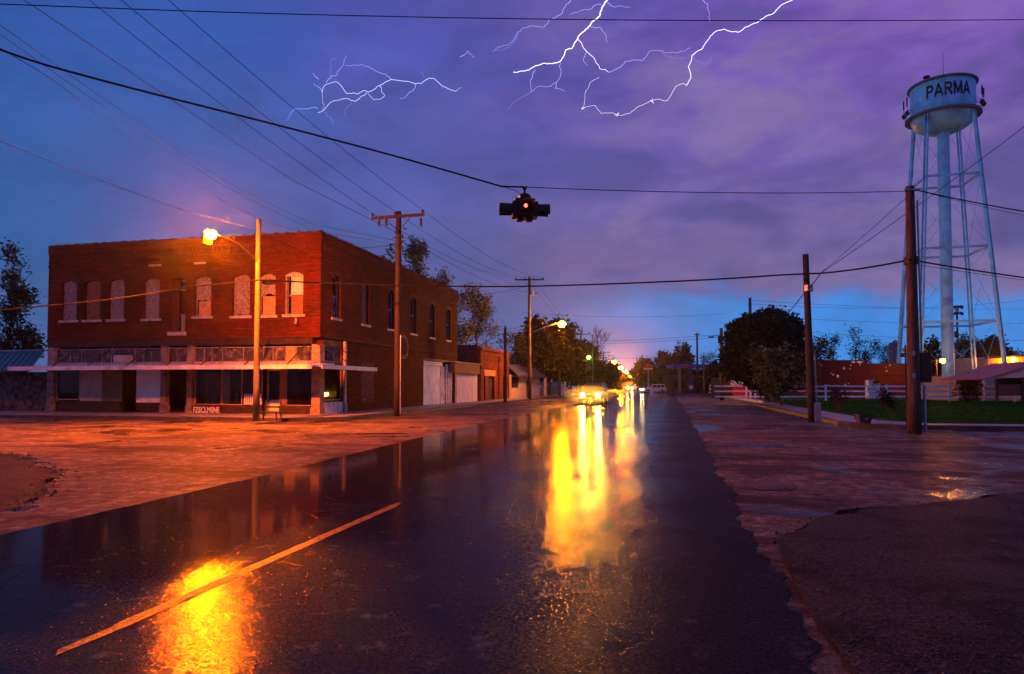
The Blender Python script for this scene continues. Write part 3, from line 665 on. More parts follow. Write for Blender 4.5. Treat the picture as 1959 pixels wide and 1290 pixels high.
# upper windows
def jagline(q0, q1, z, amp, seed, n=9):
    r = random.Random(seed); return [(q0+(q1-q0)*i/(n-1), z+amp*(r.random()-.5)*2) for i in range(n)]
def upper_window(fc, q0, q1, zs, zc, kind, seed):
    k = 8; rise = .17
    arc = [(q0+(q1-q0)*i/k, arcz(q0+(q1-q0)*i/k, q0, q1, zc, rise)) for i in range(k+1)]
    b = MB()                                        # timber frame deep in the reveal
    fc.bx(b, q0+.002, q0+.07, .17, .27, zs, zc-rise+.02); fc.bx(b, q1-.07, q1-.002, .17, .27, zs, zc-rise+.02)
    fc.bx(b, q0+.07, q1-.07, .175, .265, zs, zs+.07)
    for a, c in zip(arc, arc[1:]): fc.prism(b, [(a[0],a[1]-.09),(c[0],c[1]-.09),(c[0],c[1]-.004),(a[0],a[1]-.004)], .17, .27)
    wf = b.build('window', M['greywood'], bd)
    b = MB()
    for a, c in zip(arc, arc[1:]): fc.prism(b, [a, c, (c[0]+(c[0]-(q0+q1)/2)*.16, c[1]+.24), (a[0]+(a[0]-(q0+q1)/2)*.16, a[1]+.24)], -.022, .01)
    b.build('brick_arch', M['arch'], wf)
    b = MB(); fc.bx(b, q0-.13, q1+.13, -.07, .16, zs-.13, zs-.003); b.build('sill', M['sill'], wf)
    A = [(a, z-.012) for a, z in arc]; A[0] = (q0+.012, A[0][1]); A[-1] = (q1-.012, A[-1][1])
    zm = (zs+zc)/2
    if kind in ('chip', 'plank', 'chipgap'):
        g = {'chip':.02,'plank':.02,'chipgap':.09}[kind]
        low = jagline(q0+.012, q1-.012, zs+g, .012 if kind != 'chipgap' else .04, seed)
        b = MB(); fc.prism(b, low+list(reversed(A)), .15, .175); b.build('window_board', M['plank' if kind == 'plank' else 'chip'], wf)
    if kind == 'torn':
        low = jagline(q0+.012, q1-.012, zs+(zc-zs)*.40, .05, seed, 11)
        b = MB(); fc.prism(b, low+list(reversed(A)), .15, .175); b.build('window_board', M['chip'], wf)
        b = MB(); fc.bx(b, q0+.2, q1-.02, .14, .16, zs+.02, zs+(zc-zs)*.37); b.build('window_board', M['orangeboard'], wf)
        b = MB(); fc.bx(b, q0+.07, q1-.07, .22, .225, zs+.07, zc-.25); b.build('pane', M['dirtyglass'], wf)
    if kind == 'broken':
        h = zc-zs
        low = [(q0+.012, zs+h*.42)]+[(q0+(q1-q0)*t, zs+h*z) for t, z in ((.08,.45),(.2,.45),(.32,.49),(.45,.52),(.58,.53),(.7,.51),(.82,.49),(.93,.46))]+[(q1-.012, zs+h*.44)]
        b = MB(); fc.prism(b, low+[(q1-.012,zs+h*.74),(q0+.012,zs+h*.77)], .15, .175); fc.prism(b, [(q0+.012,zs+h*.88),(q1-.012,zs+h*.86)]+list(reversed(A)), .15, .175)
        fc.prism(b, [(q0+.012,zs+h*.77),(q0+.12,zs+h*.765),(q0+.16,zs+h*.879),(q0+.012,zs+h*.88)], .15, .175)
        b.build('window_board', M['chip'], wf)
        b = MB(); fc.bx(b, q0+.2, q1-.03, .15, .17, zs+.03, zs+h*.46); b.build('window_board', M['orangeboard'], wf)
        b = MB(); fc.bx(b, q0+.25, q1-.14, .135, .16, zs+h*.74, zs+h*.83); b.build('brace_board', M['darkwood'], wf)
    if kind == 'sash':
        h = zc-zs
        b = MB(); fc.prism(b, [(q0+.0,zc-rise-.04)]+[(q1-.0,zc-rise-.04)]+list(reversed(arc))[0:], .02, .10); b.build('lintel_board', M['sill'], wf)
        b = MB(); fc.bx(b, q0+.002, q0+.06, .03, .17, zs, zc-rise-.05); b.build('casing', M['greywood'], wf)
        b = MB(); fc.bx(b, q0+.26, q1-.004, .13, .15, zs+h*.47, zc-rise-.05); b.build('window_board', M['peel'], wf)
        b = MB(); fc.bx(b, q0+.26, q1-.004, .155, .168, zs+.01, zs+h*.46); b.build('window_board', M['plank'], wf)
        b = MB(); fc.bx(b, q0+.06, q0+.26, .18, .2, zs+h*.44, zs+h*.475); b.build('meeting_rail', M['greywood'], wf)
    if kind == 'open':
        h = zc-zs
        b = MB(); fc.bx(b, q0+.07, q1-.07, .19, .24, zs+h*.48, zs+h*.53); b.build('meeting_rail', M['greywood'], wf)
        b = MB(); fc.bx(b, q0+.07, q1-.07, .214, .219, zs+.07, zs+h*.48); b.build('pane', M['dirtyglass'], wf)
    if kind == 'plank' and fc is SD: pass
    return wf
for i, a in enumerate(info): upper_window(FR, *a, 100+i)
for i, a in enumerate(info2): upper_window(SD, *a, 200+i)
# bricked-up doorway with panes in the middle of the front
b = MB(); FR.bx(b, dq0, dq0+.12, .1, .28, dz0, dz1-.12); FR.bx(b, dq0+.55, dq1, .13, .2, dz0+.02, dz1-.02)
db = MB(); FR.bx(db, dq0+.003, dq0+.5, .06, .1, dz0+.01, dz1-.13); FR.bx(db, dq0+.5, dq1-.003, .16, .2, dz0+.95, dz1-.72)
dr = db.build('upper_door', M['arch'], bd)
for z_, z2_ in ((dz1-.72,dz1-.62),(dz1-.2,dz1-.125),(dz0+.85,dz0+.95),(dz0,dz0+.08)): b = MB(); FR.bx(b, dq0+.5, dq1-.003, .15, .21, z_, z2_); b.build('frame_rail', M['greywood'], dr)
b = MB(); FR.bx(b, dq0+.5, dq1-.003, .18, .185, dz1-.62, dz1-.2); b.build('pane', M['dirtyglass'], dr)
b = MB(); FR.bx(b, dq0+.5, dq1-.003, .18, .19, dz0+.08, dz0+.85); b.build('pane', M['greywood'], dr)
b = MB(); FR.bx(b, dq0-.15, dq1+.08, -.06, .15, dz0-.2, dz0-.003); b.build('sill', M['sill'], dr)
b = MB(); FR.bx(b, vq[0][0]-.08, vq[0][1]+.08, -.04, .1, vq[0][2]-.1, vq[0][2]-.003); b.build('vent_sill', M['sill'], bd)
b = MB(); a0 = FR.px(374.7,496)[0]; a1 = FR.px(391.7,496)[0]; zz = FR.px(383,502)[1]; FR.bx(b, a0-.08, a1+.08, -.04, .02, zz-.1, zz); b.build('vent_sill', M['sill'], bd)
b = MB(); FR.bx(b, a0, a1, -.012, .02, zz+.01, zz+.36); b.build('vent_board', M['arch'], bd)
# ---- shop fronts under the awning
def X(u, v=745, y=BY): return at_y(u, v, y).x
def Z(u, v, y=BY): return at_y(u, v, y).z
b = MB(); FR.bx(b, WX+.02, BX-.45, .02, .34, 3.72, zB-.004); SD.bx(b, BY+.45, sy1, .03, .3, 3.70, 3.97); b.build('shop_frieze', M['frieze'], bd)
for u0, u1 in ((91,103),(308,317),(358,368)):
    b = MB(); FR.bx(b, X(u0), X(u1), -.05, .3, .13, 3.71); FR.bx(b, X(u0)-.04, X(u1)+.04, -.09, .3, .13, .5); b.build('pilaster', M['pilaster'], bd)
b = MB(); b.b2((BX-.44,BY-.04,.13),(BX+.03,BY+.44,3.69)); b.b2((BX-.48,BY-.07,.13),(BX+.06,BY+.445,.45)); b.build('corner_column', M['pilaster'], bd)
b = MB(); b.b2((BX+.004,sy1+.02,.14),(BX+.12,sy1+.2,4.0)); b.cyl((BX+.1,sy1+.11,.14),(BX+.1,sy1+.11,.6),.12,.10,10); b.build('downspout', M['sill'], bd)
zt0, zt1 = 2.83, 3.62
def glazing(name, q0, q1, z0, z1, d, bars, fc=FR, mat='glass', fm='greywood'):
    b = MB(); t = .045
    fc.bx(b, q0, q1, d-.03, d+.03, z0, z0+t); fc.bx(b, q0, q1, d-.03, d+.03, z1-t, z1)
    for q in [q0+t/2]+list(bars)+[q1-t/2]: fc.bx(b, q-t/2, q+t/2, d-.028, d+.028, z0+t, z1-t)
    w = b.build(name, M[fm], bd); qs = [q0+t/2]+list(bars)+[q1-t/2]
    for a, c in zip(qs, qs[1:]):
        b = MB(); fc.bx(b, a+t/2, c-t/2, d-.003, d+.003, z0+t, z1-t); b.build('pane', M[mat], w)
    return w
tb0 = [X(u,676) for u in (131,153,192,210,255,272)]
glazing('transom_window', X(104,676), X(306,676), zt0, zt1, .14, tb0, mat='dirtyglass')
glazing('transom_window', X(319,676), X(356,676), zt0, zt1, .14, [], mat='dirtyglass')
glazing('transom_window', X(370,676), X(545,676), zt0, zt1, .14, [X(u,676) for u in (388,403,423,463,502,520)], mat='dirtyglass')
glazing('transom_window', X(564,676), X(597,676), zt0, zt1, .14, [], mat='dirtyglass')
b = MB(); FR.bx(b, X(546,676), X(563,676), .1, .2, zt0, zt1); b.build('transom_board', M['orangeboard'], bd)
b = MB(); FR.bx(b, X(216,680), X(252,680), .04, .1, zt0+.02, zt0+.42); b.build('sign_board', M['tanpanel'], bd)
b = MB(); FR.bx(b, X(103), BX-.45, .06, .3, 2.70, zt0-.004); b.build('awning_ledger', M['sill'], bd)
# left shop
zt = 2.48; zw = .93
glazing('shop_window', X(104), X(148), .78, zt, .16, [], fm='sill')
b = MB(); FR.bx(b, X(149), X(190), .15, .19, .72, zt+.1); b.build('wall_panel', M['tanpanel'], bd)
b = MB(); FR.bx(b, X(190.5), X(229), .16, .2, .72, zt+.1); b.build('wall_panel', M['tanpanel2'], bd)
b = MB(); FR.bx(b, X(258), X(307), .10, .15, .66, zt+.1); b.build('wall_panel', M['whitepanel'], bd)
b = MB(); FR.bx(b, X(104), X(229), .1, .3, .14, .715); FR.bx(b, X(258), X(307), .09, .3, .14, .655); b.build('bulkhead', M['darkwood'], bd)
b = MB(); FR.bx(b, X(230), X(257), .9, .95, .15, zt+.1); b.build('shop_door', M['black'], bd)  # near-black panels stand in for the two dark doorways
b = MB(); FR.bx(b, X(320), X(357), 1.0, 1.05, .15, zt+.1); b.build('shop_door', M['black'], bd)
b = MB(); FR.bx(b, X(104), BX-.45, .02, .3, 2.585, 2.69); b.build('soffit_beam', M['darkwood'], bd)
# right shop
zs_ = Z(440,775)
glazing('shop_window', X(370), X(499), zs_, 2.57, .14, [X(422),X(460)], fm='orangeboard')
glazing('shop_window', X(545), X(597), zs_-.02, 2.57, .14, [], fm='greywood')
b = MB(); FR.bx(b, X(370), X(499), .06, .2, .14, zs_-.005); FR.bx(b, X(533), X(597), .06, .2, .14, zs_-.025); b.build('bulkhead', M['darkwood'], bd)
b = MB(); FR.bx(b, X(533), X(544.5), .1, .16, zs_, 2.57); b.build('wall_panel', M['plank'], bd)
b = MB(); FR.bx(b, X(500), X(504), .5, .58, .15, 2.5); FR.bx(b, X(528), X(532), .5, .58, .15, 2.5); FR.bx(b, X(504), X(528), .5, .58, 2.35, 2.5); FR.bx(b, X(504), X(528), .51, .57, .15, .85)
dr = b.build('shop_door', M['greywood'], bd)
b = MB(); FR.bx(b, X(504.2), X(527.8), .535, .545, .86, 2.34); b.build('pane', M['glass'], dr)
b = MB(); FR.bx(b, X(506), X(526), .49, .508, .2, .8); b.build('kick_panel', M['whitepanel'], dr)
b = MB(); FR.bx(b, X(372), X(405), .9, .95, zs_, 2.3); b.build('display_panel', M['tanpanel2'], bd)
b = MB(); FR.bx(b, X(406), X(424), .7, .75, .6, 2.35); b.build('display_panel', M['tanpanel'], bd)
b = MB(); b.cyl((X(434),BY+.8,zs_),(X(434)+.05,BY+.85,zs_+.55),.11,.08,10); b.build('display_post', M['sill'], bd)
# side shop window
glazing('shop_window', sy0, sy1, .80, 2.62, .14, [], fc=SD, fm='sill')
glazing('transom_window', sy0, sy1, zt0, 3.68, .14, [sy0+(sy1-sy0)*.62], fc=SD, mat='dirtyglass')
b = MB(); SD.bx(b, sy0, sy1, .1, .3, .724, .795); SD.bx(b, sy0, sy1, .1, .3, 2.625, 2.825); b.build('bulkhead', M['darkwood'], bd)
b = MB(); SD.bx(b, sy0+1.2, sy1-.1, .5, .54, .9, 2.6); b.build('display_panel', M['orangeboard'], bd)
b = MB(); b.prism([(sy0+.9,.82),(sy0+1.75,.82),(sy0+.75,1.4),(sy0+.6,1.2)], 'x', BX-.36, BX-.33); b.build('paper_sheet', M['whitepanel'], bd)
# lower wall under side window is brick (wall), peeling base board
b = MB(); SD.bx(b, sy0, sy1, -.02, .05, .14, .70); b.build('base_board', M['peel'], bd)
# garage doors at the far end of the side
q1 = SD.px(845,730)[0]; q2 = SD.px(853,730)[0]; q3 = SD.px(857,730)[0]
n = 19; zt_ = gz-.55; g0 = SD.px(811.5,730)[0]
gd = MB(); SD.bx(gd, g0, q1, .16, .18, .13, zt_); gd = gd.build('garage_door', M['whitepanel'], bd)
sb = MB(); hgt = (zt_-.14)/n; SD.bx(sb, g0+.01, q1-.01, .135, .16, .14, .14+hgt*.86); sl0 = sb.build('door_slat', M['whitepanel'], gd)
for i in range(1, n):
    c = sl0.copy(); col.objects.link(c); c.parent = gd; c.location = (0,0,hgt*i)
b = MB(); SD.bx(b, g0-.05, q1+.3, .02, .2, zt_+.02, zt_+.17); b.build('roller_box', M['white'], bd)
b = MB(); SD.bx(b, g0-.05, q1+.3, .03, .2, zt_+.20, zt_+.30); b.build('roller_box', M['white'], bd)
b = MB(); SD.bx(b, q1+.02, q2, .1, .2, .13, zt_); b.build('door_jamb', M['peel'], bd)
b = MB(); SD.bx(b, q2+.25, q3, .05, .15, .13, zt_+.2); b.build('door_jamb', M['peel'], bd)
dw = SD.px(867.5,730)[0]; b = MB()
pd = MB(); SD.bx(pd, q3+.3, dw, .13, .15, .13, zt_+.25); pd = pd.build('plank_door', M['darkwood'], bd); k = 6; pw = (dw-q3-.3)/k
for i in range(k): b = MB(); SD.bx(b, q3+.3+pw*i+.012, q3+.3+pw*(i+1)-.012, .10+.006*(i % 2), .128, .14, zt_+.24-.02*(i % 3)); b.build('plank', M['peel'], pd)
b = MB(); SD.bx(b, q3+.3, dw, .085, .098, 1.2, 1.32); b.build('door_rail', M['peel'], pd)
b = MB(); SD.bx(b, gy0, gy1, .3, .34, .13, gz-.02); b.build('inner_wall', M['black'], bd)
b = MB(); SD.bx(b, gy0+.01, gy1-.01, .02, .25, gz-.22, gz-.01); b.build('garage_lintel', M['darkwood'], bd)
# awning
AY = 29.85; ax0 = at_y(14,703,AY).x; ax1 = at_y(597,700,AY).x; AX = -16.0; ay0 = at_x(616,700,AX).y; ay1 = at_x(722,702,AX).y
def slope_slab(b, p, th):
    b.add([*p, *[(x,y,z-th) for x,y,z in p]], [(0,1,2,3),(7,6,5,4),(0,4,5,1),(1,5,6,2),(2,6,7,3),(3,7,4,0)])
npan = 14
awn = MB(); slope_slab(awn, [(ax0,AY+.04,2.50),(ax1,AY+.04,2.50),(ax1,BY-.03,2.67),(ax0,BY-.03,2.67)], .03); awn = awn.build('awning', M['awning'], bd)
for i in range(npan):
    a = ax0+(ax1-ax0)*i/npan; c = ax0+(ax1-ax0)*(i+1)/npan
    b = MB(); slope_slab(b, [(a+.015,AY+.04,2.535),(c-.015,AY+.04,2.535),(c-.015,BY-.05,2.705),(a+.015,BY-.05,2.705)], .03); b.build('awning_panel', M['awning'], awn)
for i in range(4):
    a = ax0+(ax1-ax0)*i/4; c = ax0+(ax1-ax0)*(i+1)/4
    b = MB(); b.b2((a,AY,2.38),(c-.012,AY+.035,2.585+.006*(i % 2))); b.build('fascia', M['awning'], awn)
aw2 = MB(); slope_slab(aw2, [(AX-.04,ay0,2.50),(AX-.04,ay1,2.50),(BX+.13,ay1,2.64),(BX+.13,ay0,2.64)], .03); aw2 = aw2.build('awning', M['awning'], bd)
b = MB(); b.b2((AX-.035,ay0,2.38),(AX,ay0+(ay1-ay0)*.62,2.585)); b.build('fascia', M['awning'], aw2)
b = MB(); b.b2((AX-.035,ay0+(ay1-ay0)*.62+.012,2.375),(AX-.002,ay1,2.59)); b.build('fascia', M['awning'], aw2)
for u in (97,164,238,316,381,465,547):
    x = at_y(u,697,AY).x
    b = MB(); b.bar((x,AY+.06,2.56),(x,BY-.02,3.98),.045,.05); b.build('awning_brace', M['rust'], bd)
for y in (ay0+.9*(ay1-ay0), ay0+.6*(ay1-ay0)):
    b = MB(); b.bar((AX-.06,y,2.55),(BX+.02,y-2.6,3.86),.035,.04); b.build('awning_brace', M['rust'], bd)
b = MB(); p = at_y(571,617,BY); b.cyl((p.x,BY,p.z+.15),(p.x,BY-.25,p.z+.18),.03,.03,8); b.cyl((p.x,BY-.25,p.z+.2),(p.x,BY-.25,p.z-.1),.05,.09,10); b.build('wall_bracket', M['steel'], bd)
# things by the shop front
p0 = X(371,783,BY-.0); z0 = Z(395,790); z1 = Z(395,778.5)
t = thing('letter_board', 'low board with pale stencilled letters leaning below the shop window left of the pole', 'sign', (X(395),BY-.1,z0))
b = MB(); FR.bx(b, X(369), X(422.5), -.03, .05, z0-.05, z1+.05); b.build('board', M['darkwood'], t)
def text_mesh(txt, size, ext=.004, off=.0, space=1.):
    c = bpy.data.curves.new('lettering', 'FONT'); c.body = txt; c.size = size; c.extrude = ext; c.offset = off; c.space_character = space
    c.align_x = 'CENTER'; c.align_y = 'CENTER'
    o = bpy.data.objects.new('lettering', c); col.objects.link(o); bpy.context.view_layer.update()
    me = bpy.data.meshes.new_from_object(o.evaluated_get(bpy.context.evaluated_depsgraph_get()))
    bpy.data.objects.remove(o); return me
def text_part(txt, size, m, parent, c, right, up, off=0, ext=.004, space=1., width=None, height=None):
    me = text_mesh(txt, size, ext, off, space); right = Vector(right).normalized(); up = Vector(up).normalized(); nn = right.cross(up)
    co = np.zeros(len(me.vertices)*3); me.vertices.foreach_get('co', co); co = co.reshape(-1,3)
    co[:,:2] -= (co[:,:2].max(0)+co[:,:2].min(0))/2
    if width: co[:,0] *= width/np.ptp(co[:,0])
    if height: co[:,1] *= height/np.ptp(co[:,1])
    o0 = ORG.get(parent.name, Vector()); B = np.array([right, up, nn])
    out = co@B+np.array(Vector(c)-o0); me.vertices.foreach_set('co', out.ravel()); me.update()
    return obj('lettering', me, m, parent)
text_part('FZECLMENE', .3, M['signwhite'], t, ((X(371)+X(421.5))/2, BY-.036, (z0+z1)/2), (1,0,0), (0,0,1), off=.012, width=X(421.5)-X(371), height=z1-z0)
# picket panel inside the window
xa, xb = X(466.5,765,BY+.0), X(501,765,BY)
t = thing('picket_panel', 'short white picket fence panel standing on the shop window ledge behind the lamp pole', 'picket fence', ((xa+xb)/2,BY-.02,zs_))
zp = Z(480,753)
k = 9
for i in range(k):
    a = xa+(xb-xa)*(i+.5)/k; b = MB(); b.prism([(a-.035,zs_+.02),(a+.035,zs_+.02),(a+.035,zp-.06),(a,zp),(a-.035,zp-.06)], 'y', BY-.025, BY-.005); b.build('picket', M['white'], t)
for z in (zs_+.12, zp-.18): b = MB(); b.b2((xa,BY-.003,z-.03),(xb,BY+.02,z+.03)); b.build('rail', M['white'], t)
# dark iron bench on the pavement
p = at_z(515,806,.13); bx_, by_ = p.x, p.y
t = thing('bench', 'small dark iron bench on the pavement right of the lit lamp pole', 'bench', (bx_,by_,.13))
for s in (-.42,.42):
    b = MB(); b.bar((bx_+s,by_-.15,.13),(bx_+s*.9,by_-.12,.5),.05); b.build('leg', M['trim'], t)
    b = MB(); b.bar((bx_+s,by_+.2,.13),(bx_+s*.8,by_+.3,.98),.05); b.build('leg', M['trim'], t)
b = MB()
for i in range(4): b.b2((bx_-.5,by_-.18+.1*i,.5),(bx_+.5,by_-.1+.1*i,.53))
b.build('seat', M['trim'], t)
b = MB(); b.b2((bx_-.5,by_+.26,.66),(bx_+.5,by_+.29,.74)); b.build('backrest', M['trim'], t)

# ------------------------------------------------------------------ neighbouring buildings, west
gx1 = at_y(86, 690, BY+2.8).x
t = thing('shop_building', 'low stone-walled shop with a green metal roof at the edge of the street', 'building', (-36,BY+.3,0))
b = MB(); b.b2((-52,BY+.25,0),(-39.5,BY+.6,2.35)); b.b2((-37.9,BY+.25,0),(WX-.05,BY+.6,2.35)); b.b2((-39.5,BY+.25,2.1),(-37.9,BY+.6,2.35)); b.build('wall', M['rubble'], t)
b = MB(); b.b2((-39.4,BY+.45,.13),(-38.0,BY+.5,2.08)); b.build('door', M['darkwood'], t)
st0 = MB(); st0.bevbox((0,0,0),(.34,.07,.16),.02); st0 = st0.build('stone', M['sill'], t)
rr = random.Random(4); st0.location = (-35.0+36, -.06, 1.5)
for i in range(26):
    c = st0.copy(); col.objects.link(c); c.parent = t
    x = rr.uniform(-38, -31.2); c.location = (x+36 if x > -37.7 else x+34.2, -.06, rr.uniform(.3,2.2)); c.scale = (rr.uniform(.5,1.1),1,rr.uniform(.6,1.2)); c.rotation_euler = (0, rr.uniform(-.1,.1), 0)
ex = at_y(57, 700, BY-.5).x; rx = at_y(84, 667, BY+3).x
b = MB(); slope_slab(b, [(-52,BY-.55,2.42),(ex,BY-.55,2.42),(rx,BY+3.0,3.72),(-52,BY+3.0,3.72)], .08); rf = b.build('roof', M['green_roof'], t)
for i in range(40):
    x = ex-.25-.42*i; b = MB(); sh = (rx-ex)*.0
    b.bar((x,BY-.55,2.44),(x+(rx-ex),BY+2.98,3.74),.045,.05); b.build('roof_seam', M['green_roof'], rf)
b = MB(); b.b2((-52,BY+2.9,3.70),(rx,BY+3.1,3.80)); b.build('ridge_cap', M['steel'], rf)
b = MB(); b.b2((ex-1.2,BY+2.85,2.4),(WX-.02,BY+3.2,3.86)); b.build('gable_wall', M['pinkwall'], t)
# garage between the brick building and the dark shop
t = thing('garage', 'small white garage with a brown plank header next to the brick building', 'garage', (BX,58.8,0))
y0, y1 = at_x(874,740,-17.2).y, at_x(913,740,-17.2).y
b = MB(); b.b2((-21,y0,0),(-17.2,y1,2.75)); b.b2((-21,y0,2.75),(-17.4,y1,3.5)); b.build('wall', M['white'], t)
yp0, yp1 = at_x(870,705,-16.9).y, at_x(918,705,-16.9).y
for i in range(5): b = MB(); b.b2((-17.19,yp0,2.62+.165*i),(-16.9-.01*(i % 2),yp1,2.775+.165*i)); b.build('plank', M['plank'], t)
b = MB(); b.b2((-17.3,yp0-.1,3.46),(-16.82,yp1+.1,3.54)); b.build('header_cap', M['sill'], t)
b = MB(); b.b2((-17.199,y0+(y1-y0)*.72,.15),(-17.19,y0+(y1-y0)*.73,2.6)); b.build('panel_joint', M['greywood'], t)
# dark brick shop with the orange lit front
SY0 = at_x(919.5, 740, -17.2).y; SY1 = at_x(974.5, 740, -17.2).y
zt = zat(663, (-17.2, SY0))
t = thing('shop_building', 'single-storey brick shop with a lit orange front and dark side wall', 'building', (-17.2,SY0,0))
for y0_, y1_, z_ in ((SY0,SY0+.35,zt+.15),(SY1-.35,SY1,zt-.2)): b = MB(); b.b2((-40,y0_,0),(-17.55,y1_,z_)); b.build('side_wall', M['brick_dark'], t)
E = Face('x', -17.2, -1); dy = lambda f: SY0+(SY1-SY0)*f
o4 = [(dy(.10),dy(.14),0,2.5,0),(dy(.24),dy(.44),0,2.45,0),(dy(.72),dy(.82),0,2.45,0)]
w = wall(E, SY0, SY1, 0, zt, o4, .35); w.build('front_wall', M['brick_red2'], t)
b = MB(); E.bx(b, SY0, SY1, -.12, .02, zt-.32, zt-.14); E.bx(b, SY0, SY1, -.08, .02, 3.18, 3.35); b.build('cornice', M['brick_red2'], t)
b = MB(); E.bx(b, dy(.2), dy(.72), -.02, .01, zt-1.25, zt-.65); b.build('sign_panel', M['arch'], t)
b = MB(); E.bx(b, dy(.11), dy(.47), -.025, .01, 2.5, 3.1); b.build('transom_board', M['orangeboard'], t)
b = MB(); E.bx(b, dy(.24), dy(.44), .2, .24, 0.13, 2.44); b.build('door', M['darkwood'], t)
b = MB(); E.bx(b, dy(.72), dy(.82), .2, .24, 0.13, 2.44); b.build('door', M['darkwood'], t)
b = MB(); b.b2((-39.8,SY0+.3,zt-.6),(-17.5,SY1-.3,zt-.5)); b.build('roof', M['shingle'], t)
# cream building with a mansard
CY0 = SY1+.1; CY1 = at_x(1033, 735, -17.0).y; cm = at_x(1003,735,-17.).y
t = thing('shop_building', 'cream walled shop with a grey and brown shingled roof and dark window', 'building', (-17,CY0,0))
E = Face('x', -17.0, -1)
w = wall(E, CY0, CY1, 0, 2.75, [(CY0+.1,CY0+(cm-CY0)*.62,1.25,2.55,0),(cm+1.2,cm+2.6,0,2.3,0)], .3); w.build('wall', M['cream'], t)
b = MB(); b.b2((-30,CY0,0),(-17.31,CY0+.3,2.7)); b.b2((-30,CY1-.3,0),(-17.31,CY1,2.7)); b.build('wall', M['cream'], t)
b = MB(); E.bx(b, CY0+.1, CY0+(cm-CY0)*.62, .12, .14, 1.25, 2.55); b.build('window', M['carglass'], t)
b = MB(); E.bx(b, cm+1.2, cm+2.6, .12, .14, .1, 2.3); b.build('door', M['darkwood'], t)
zr = zat(697, (-17.0, CY0+4))
b = MB(); b.prism([(CY0,2.7),(cm-.2,2.7),(cm-.2,zr),(CY0,zr)], 'x', -17.9, -17.8); slope_slab(b, [(-16.2,CY0,2.72),(-16.2,cm-.25,2.72),(-17.7,cm-.25,zr),(-17.7,CY0,zr)], .1); b.build('roof', M['shingle'], t)
b = MB(); slope_slab(b, [(-16.0,cm,2.65),(-16.0,CY1+1,2.65),(-17.9,CY1+1,zr-.1),(-17.9,cm,zr-.1)], .1); b.b2((-30,CY0,zr-.3),(-17.7,CY1,zr-.2)); b.build('roof', M['brshingle'], t)
b = MB(); b.b2((-16.5,cm-.22,2.6),(-16.1,cm-.02,zr+.3)); b.build('fire_wall', M['sill'], t)
b = MB(); b.b2((-16.3,CY1-.9,0),(-16.0,CY1-.4,2.6)); b.build('porch_post', M['cream'], t)
# white posts and board fence further on
y = 104
for k, u in enumerate((1074.5, 1080)):
    p = at_y(u, 740, y+k); o = MB(); o.box((p.x,p.y,1.0),(.32,.32,2.0)); o.box((p.x,p.y,2.03),(.4,.4,.08))
    tag(o.build('gate_post', M['white'], None), ('white gate post lit orange, nearer of the pair beyond the hanging sign','white gate post lit orange, farther of the pair beyond the hanging sign')[k], 'post', 'white gate posts')
x0, x1 = at_y(1035,740,106).x, at_y(1071,740,106).x
t = thing('board_fence', 'pale vertical board fence behind the hanging sign', 'fence', ((x0+x1)/2,106,0))
k = 22; w_ = (x1-x0)/k
for i in range(k): b = MB(); b.b2((x0+w_*i+.01,106-.01*(i % 2),.05),(x0+w_*(i+1)-.01,106.04,1.9)); b.build('board', M['greywood'], t)
# hanging sign
sy = 96; pp = at_y(1041.5, 750, sy)
t = thing('hanging_sign', 'white hanging shop sign with a peaked roof emblem on a thin pole', 'sign', (pp.x,sy,0))
b = MB(); b.cyl((pp.x,sy,0),(pp.x,sy,zat(690,pp)),.07,.06,8); b.build('pole', M['sill'], t)
xa, xb = at_y(1043.5,705,sy).x, at_y(1060.5,705,sy).x; za, zb = zat(713.3,pp), zat(696.5,pp)
b = MB(); b.box(((xa+xb)/2,sy,(za+zb)/2),(xb-xa,.08,zb-za)); pnl = b.build('sign_panel', M['signwhite'], t)
hx = xb-xa; hz = zb-za
b = MB(); b.prism([(xa+.06*hx,za+.64*hz),(xa+.06*hx,za+.95*hz),(xb-.08*hx,za+.95*hz),(xb-.08*hx,za+.64*hz),(xa+.66*hx,za+.66*hz),(xa+.5*hx,za+.86*hz),(xa+.34*hx,za+.66*hz)], 'y', sy-.05, sy-.041); b.build('emblem', M['signdark'], pnl)
text_part('HOUELN', .4, M['signdark'], pnl, ((xa+xb)/2, sy-.045, za+.5*hz), (1,0,0), (0,0,1), width=hx*.78, height=hz*.15)
b = MB(); b.cyl((xa+.5*hx,sy-.05,za+.15*hz),(xa+.5*hx,sy-.041,za+.15*hz),.1,.1,8); b.build('emblem', M['signdark'], pnl)
b = MB(); b.bar((pp.x,sy,zb+.1),(xb,sy,zb+.1),.06); b.build('bracket', M['sill'], t)

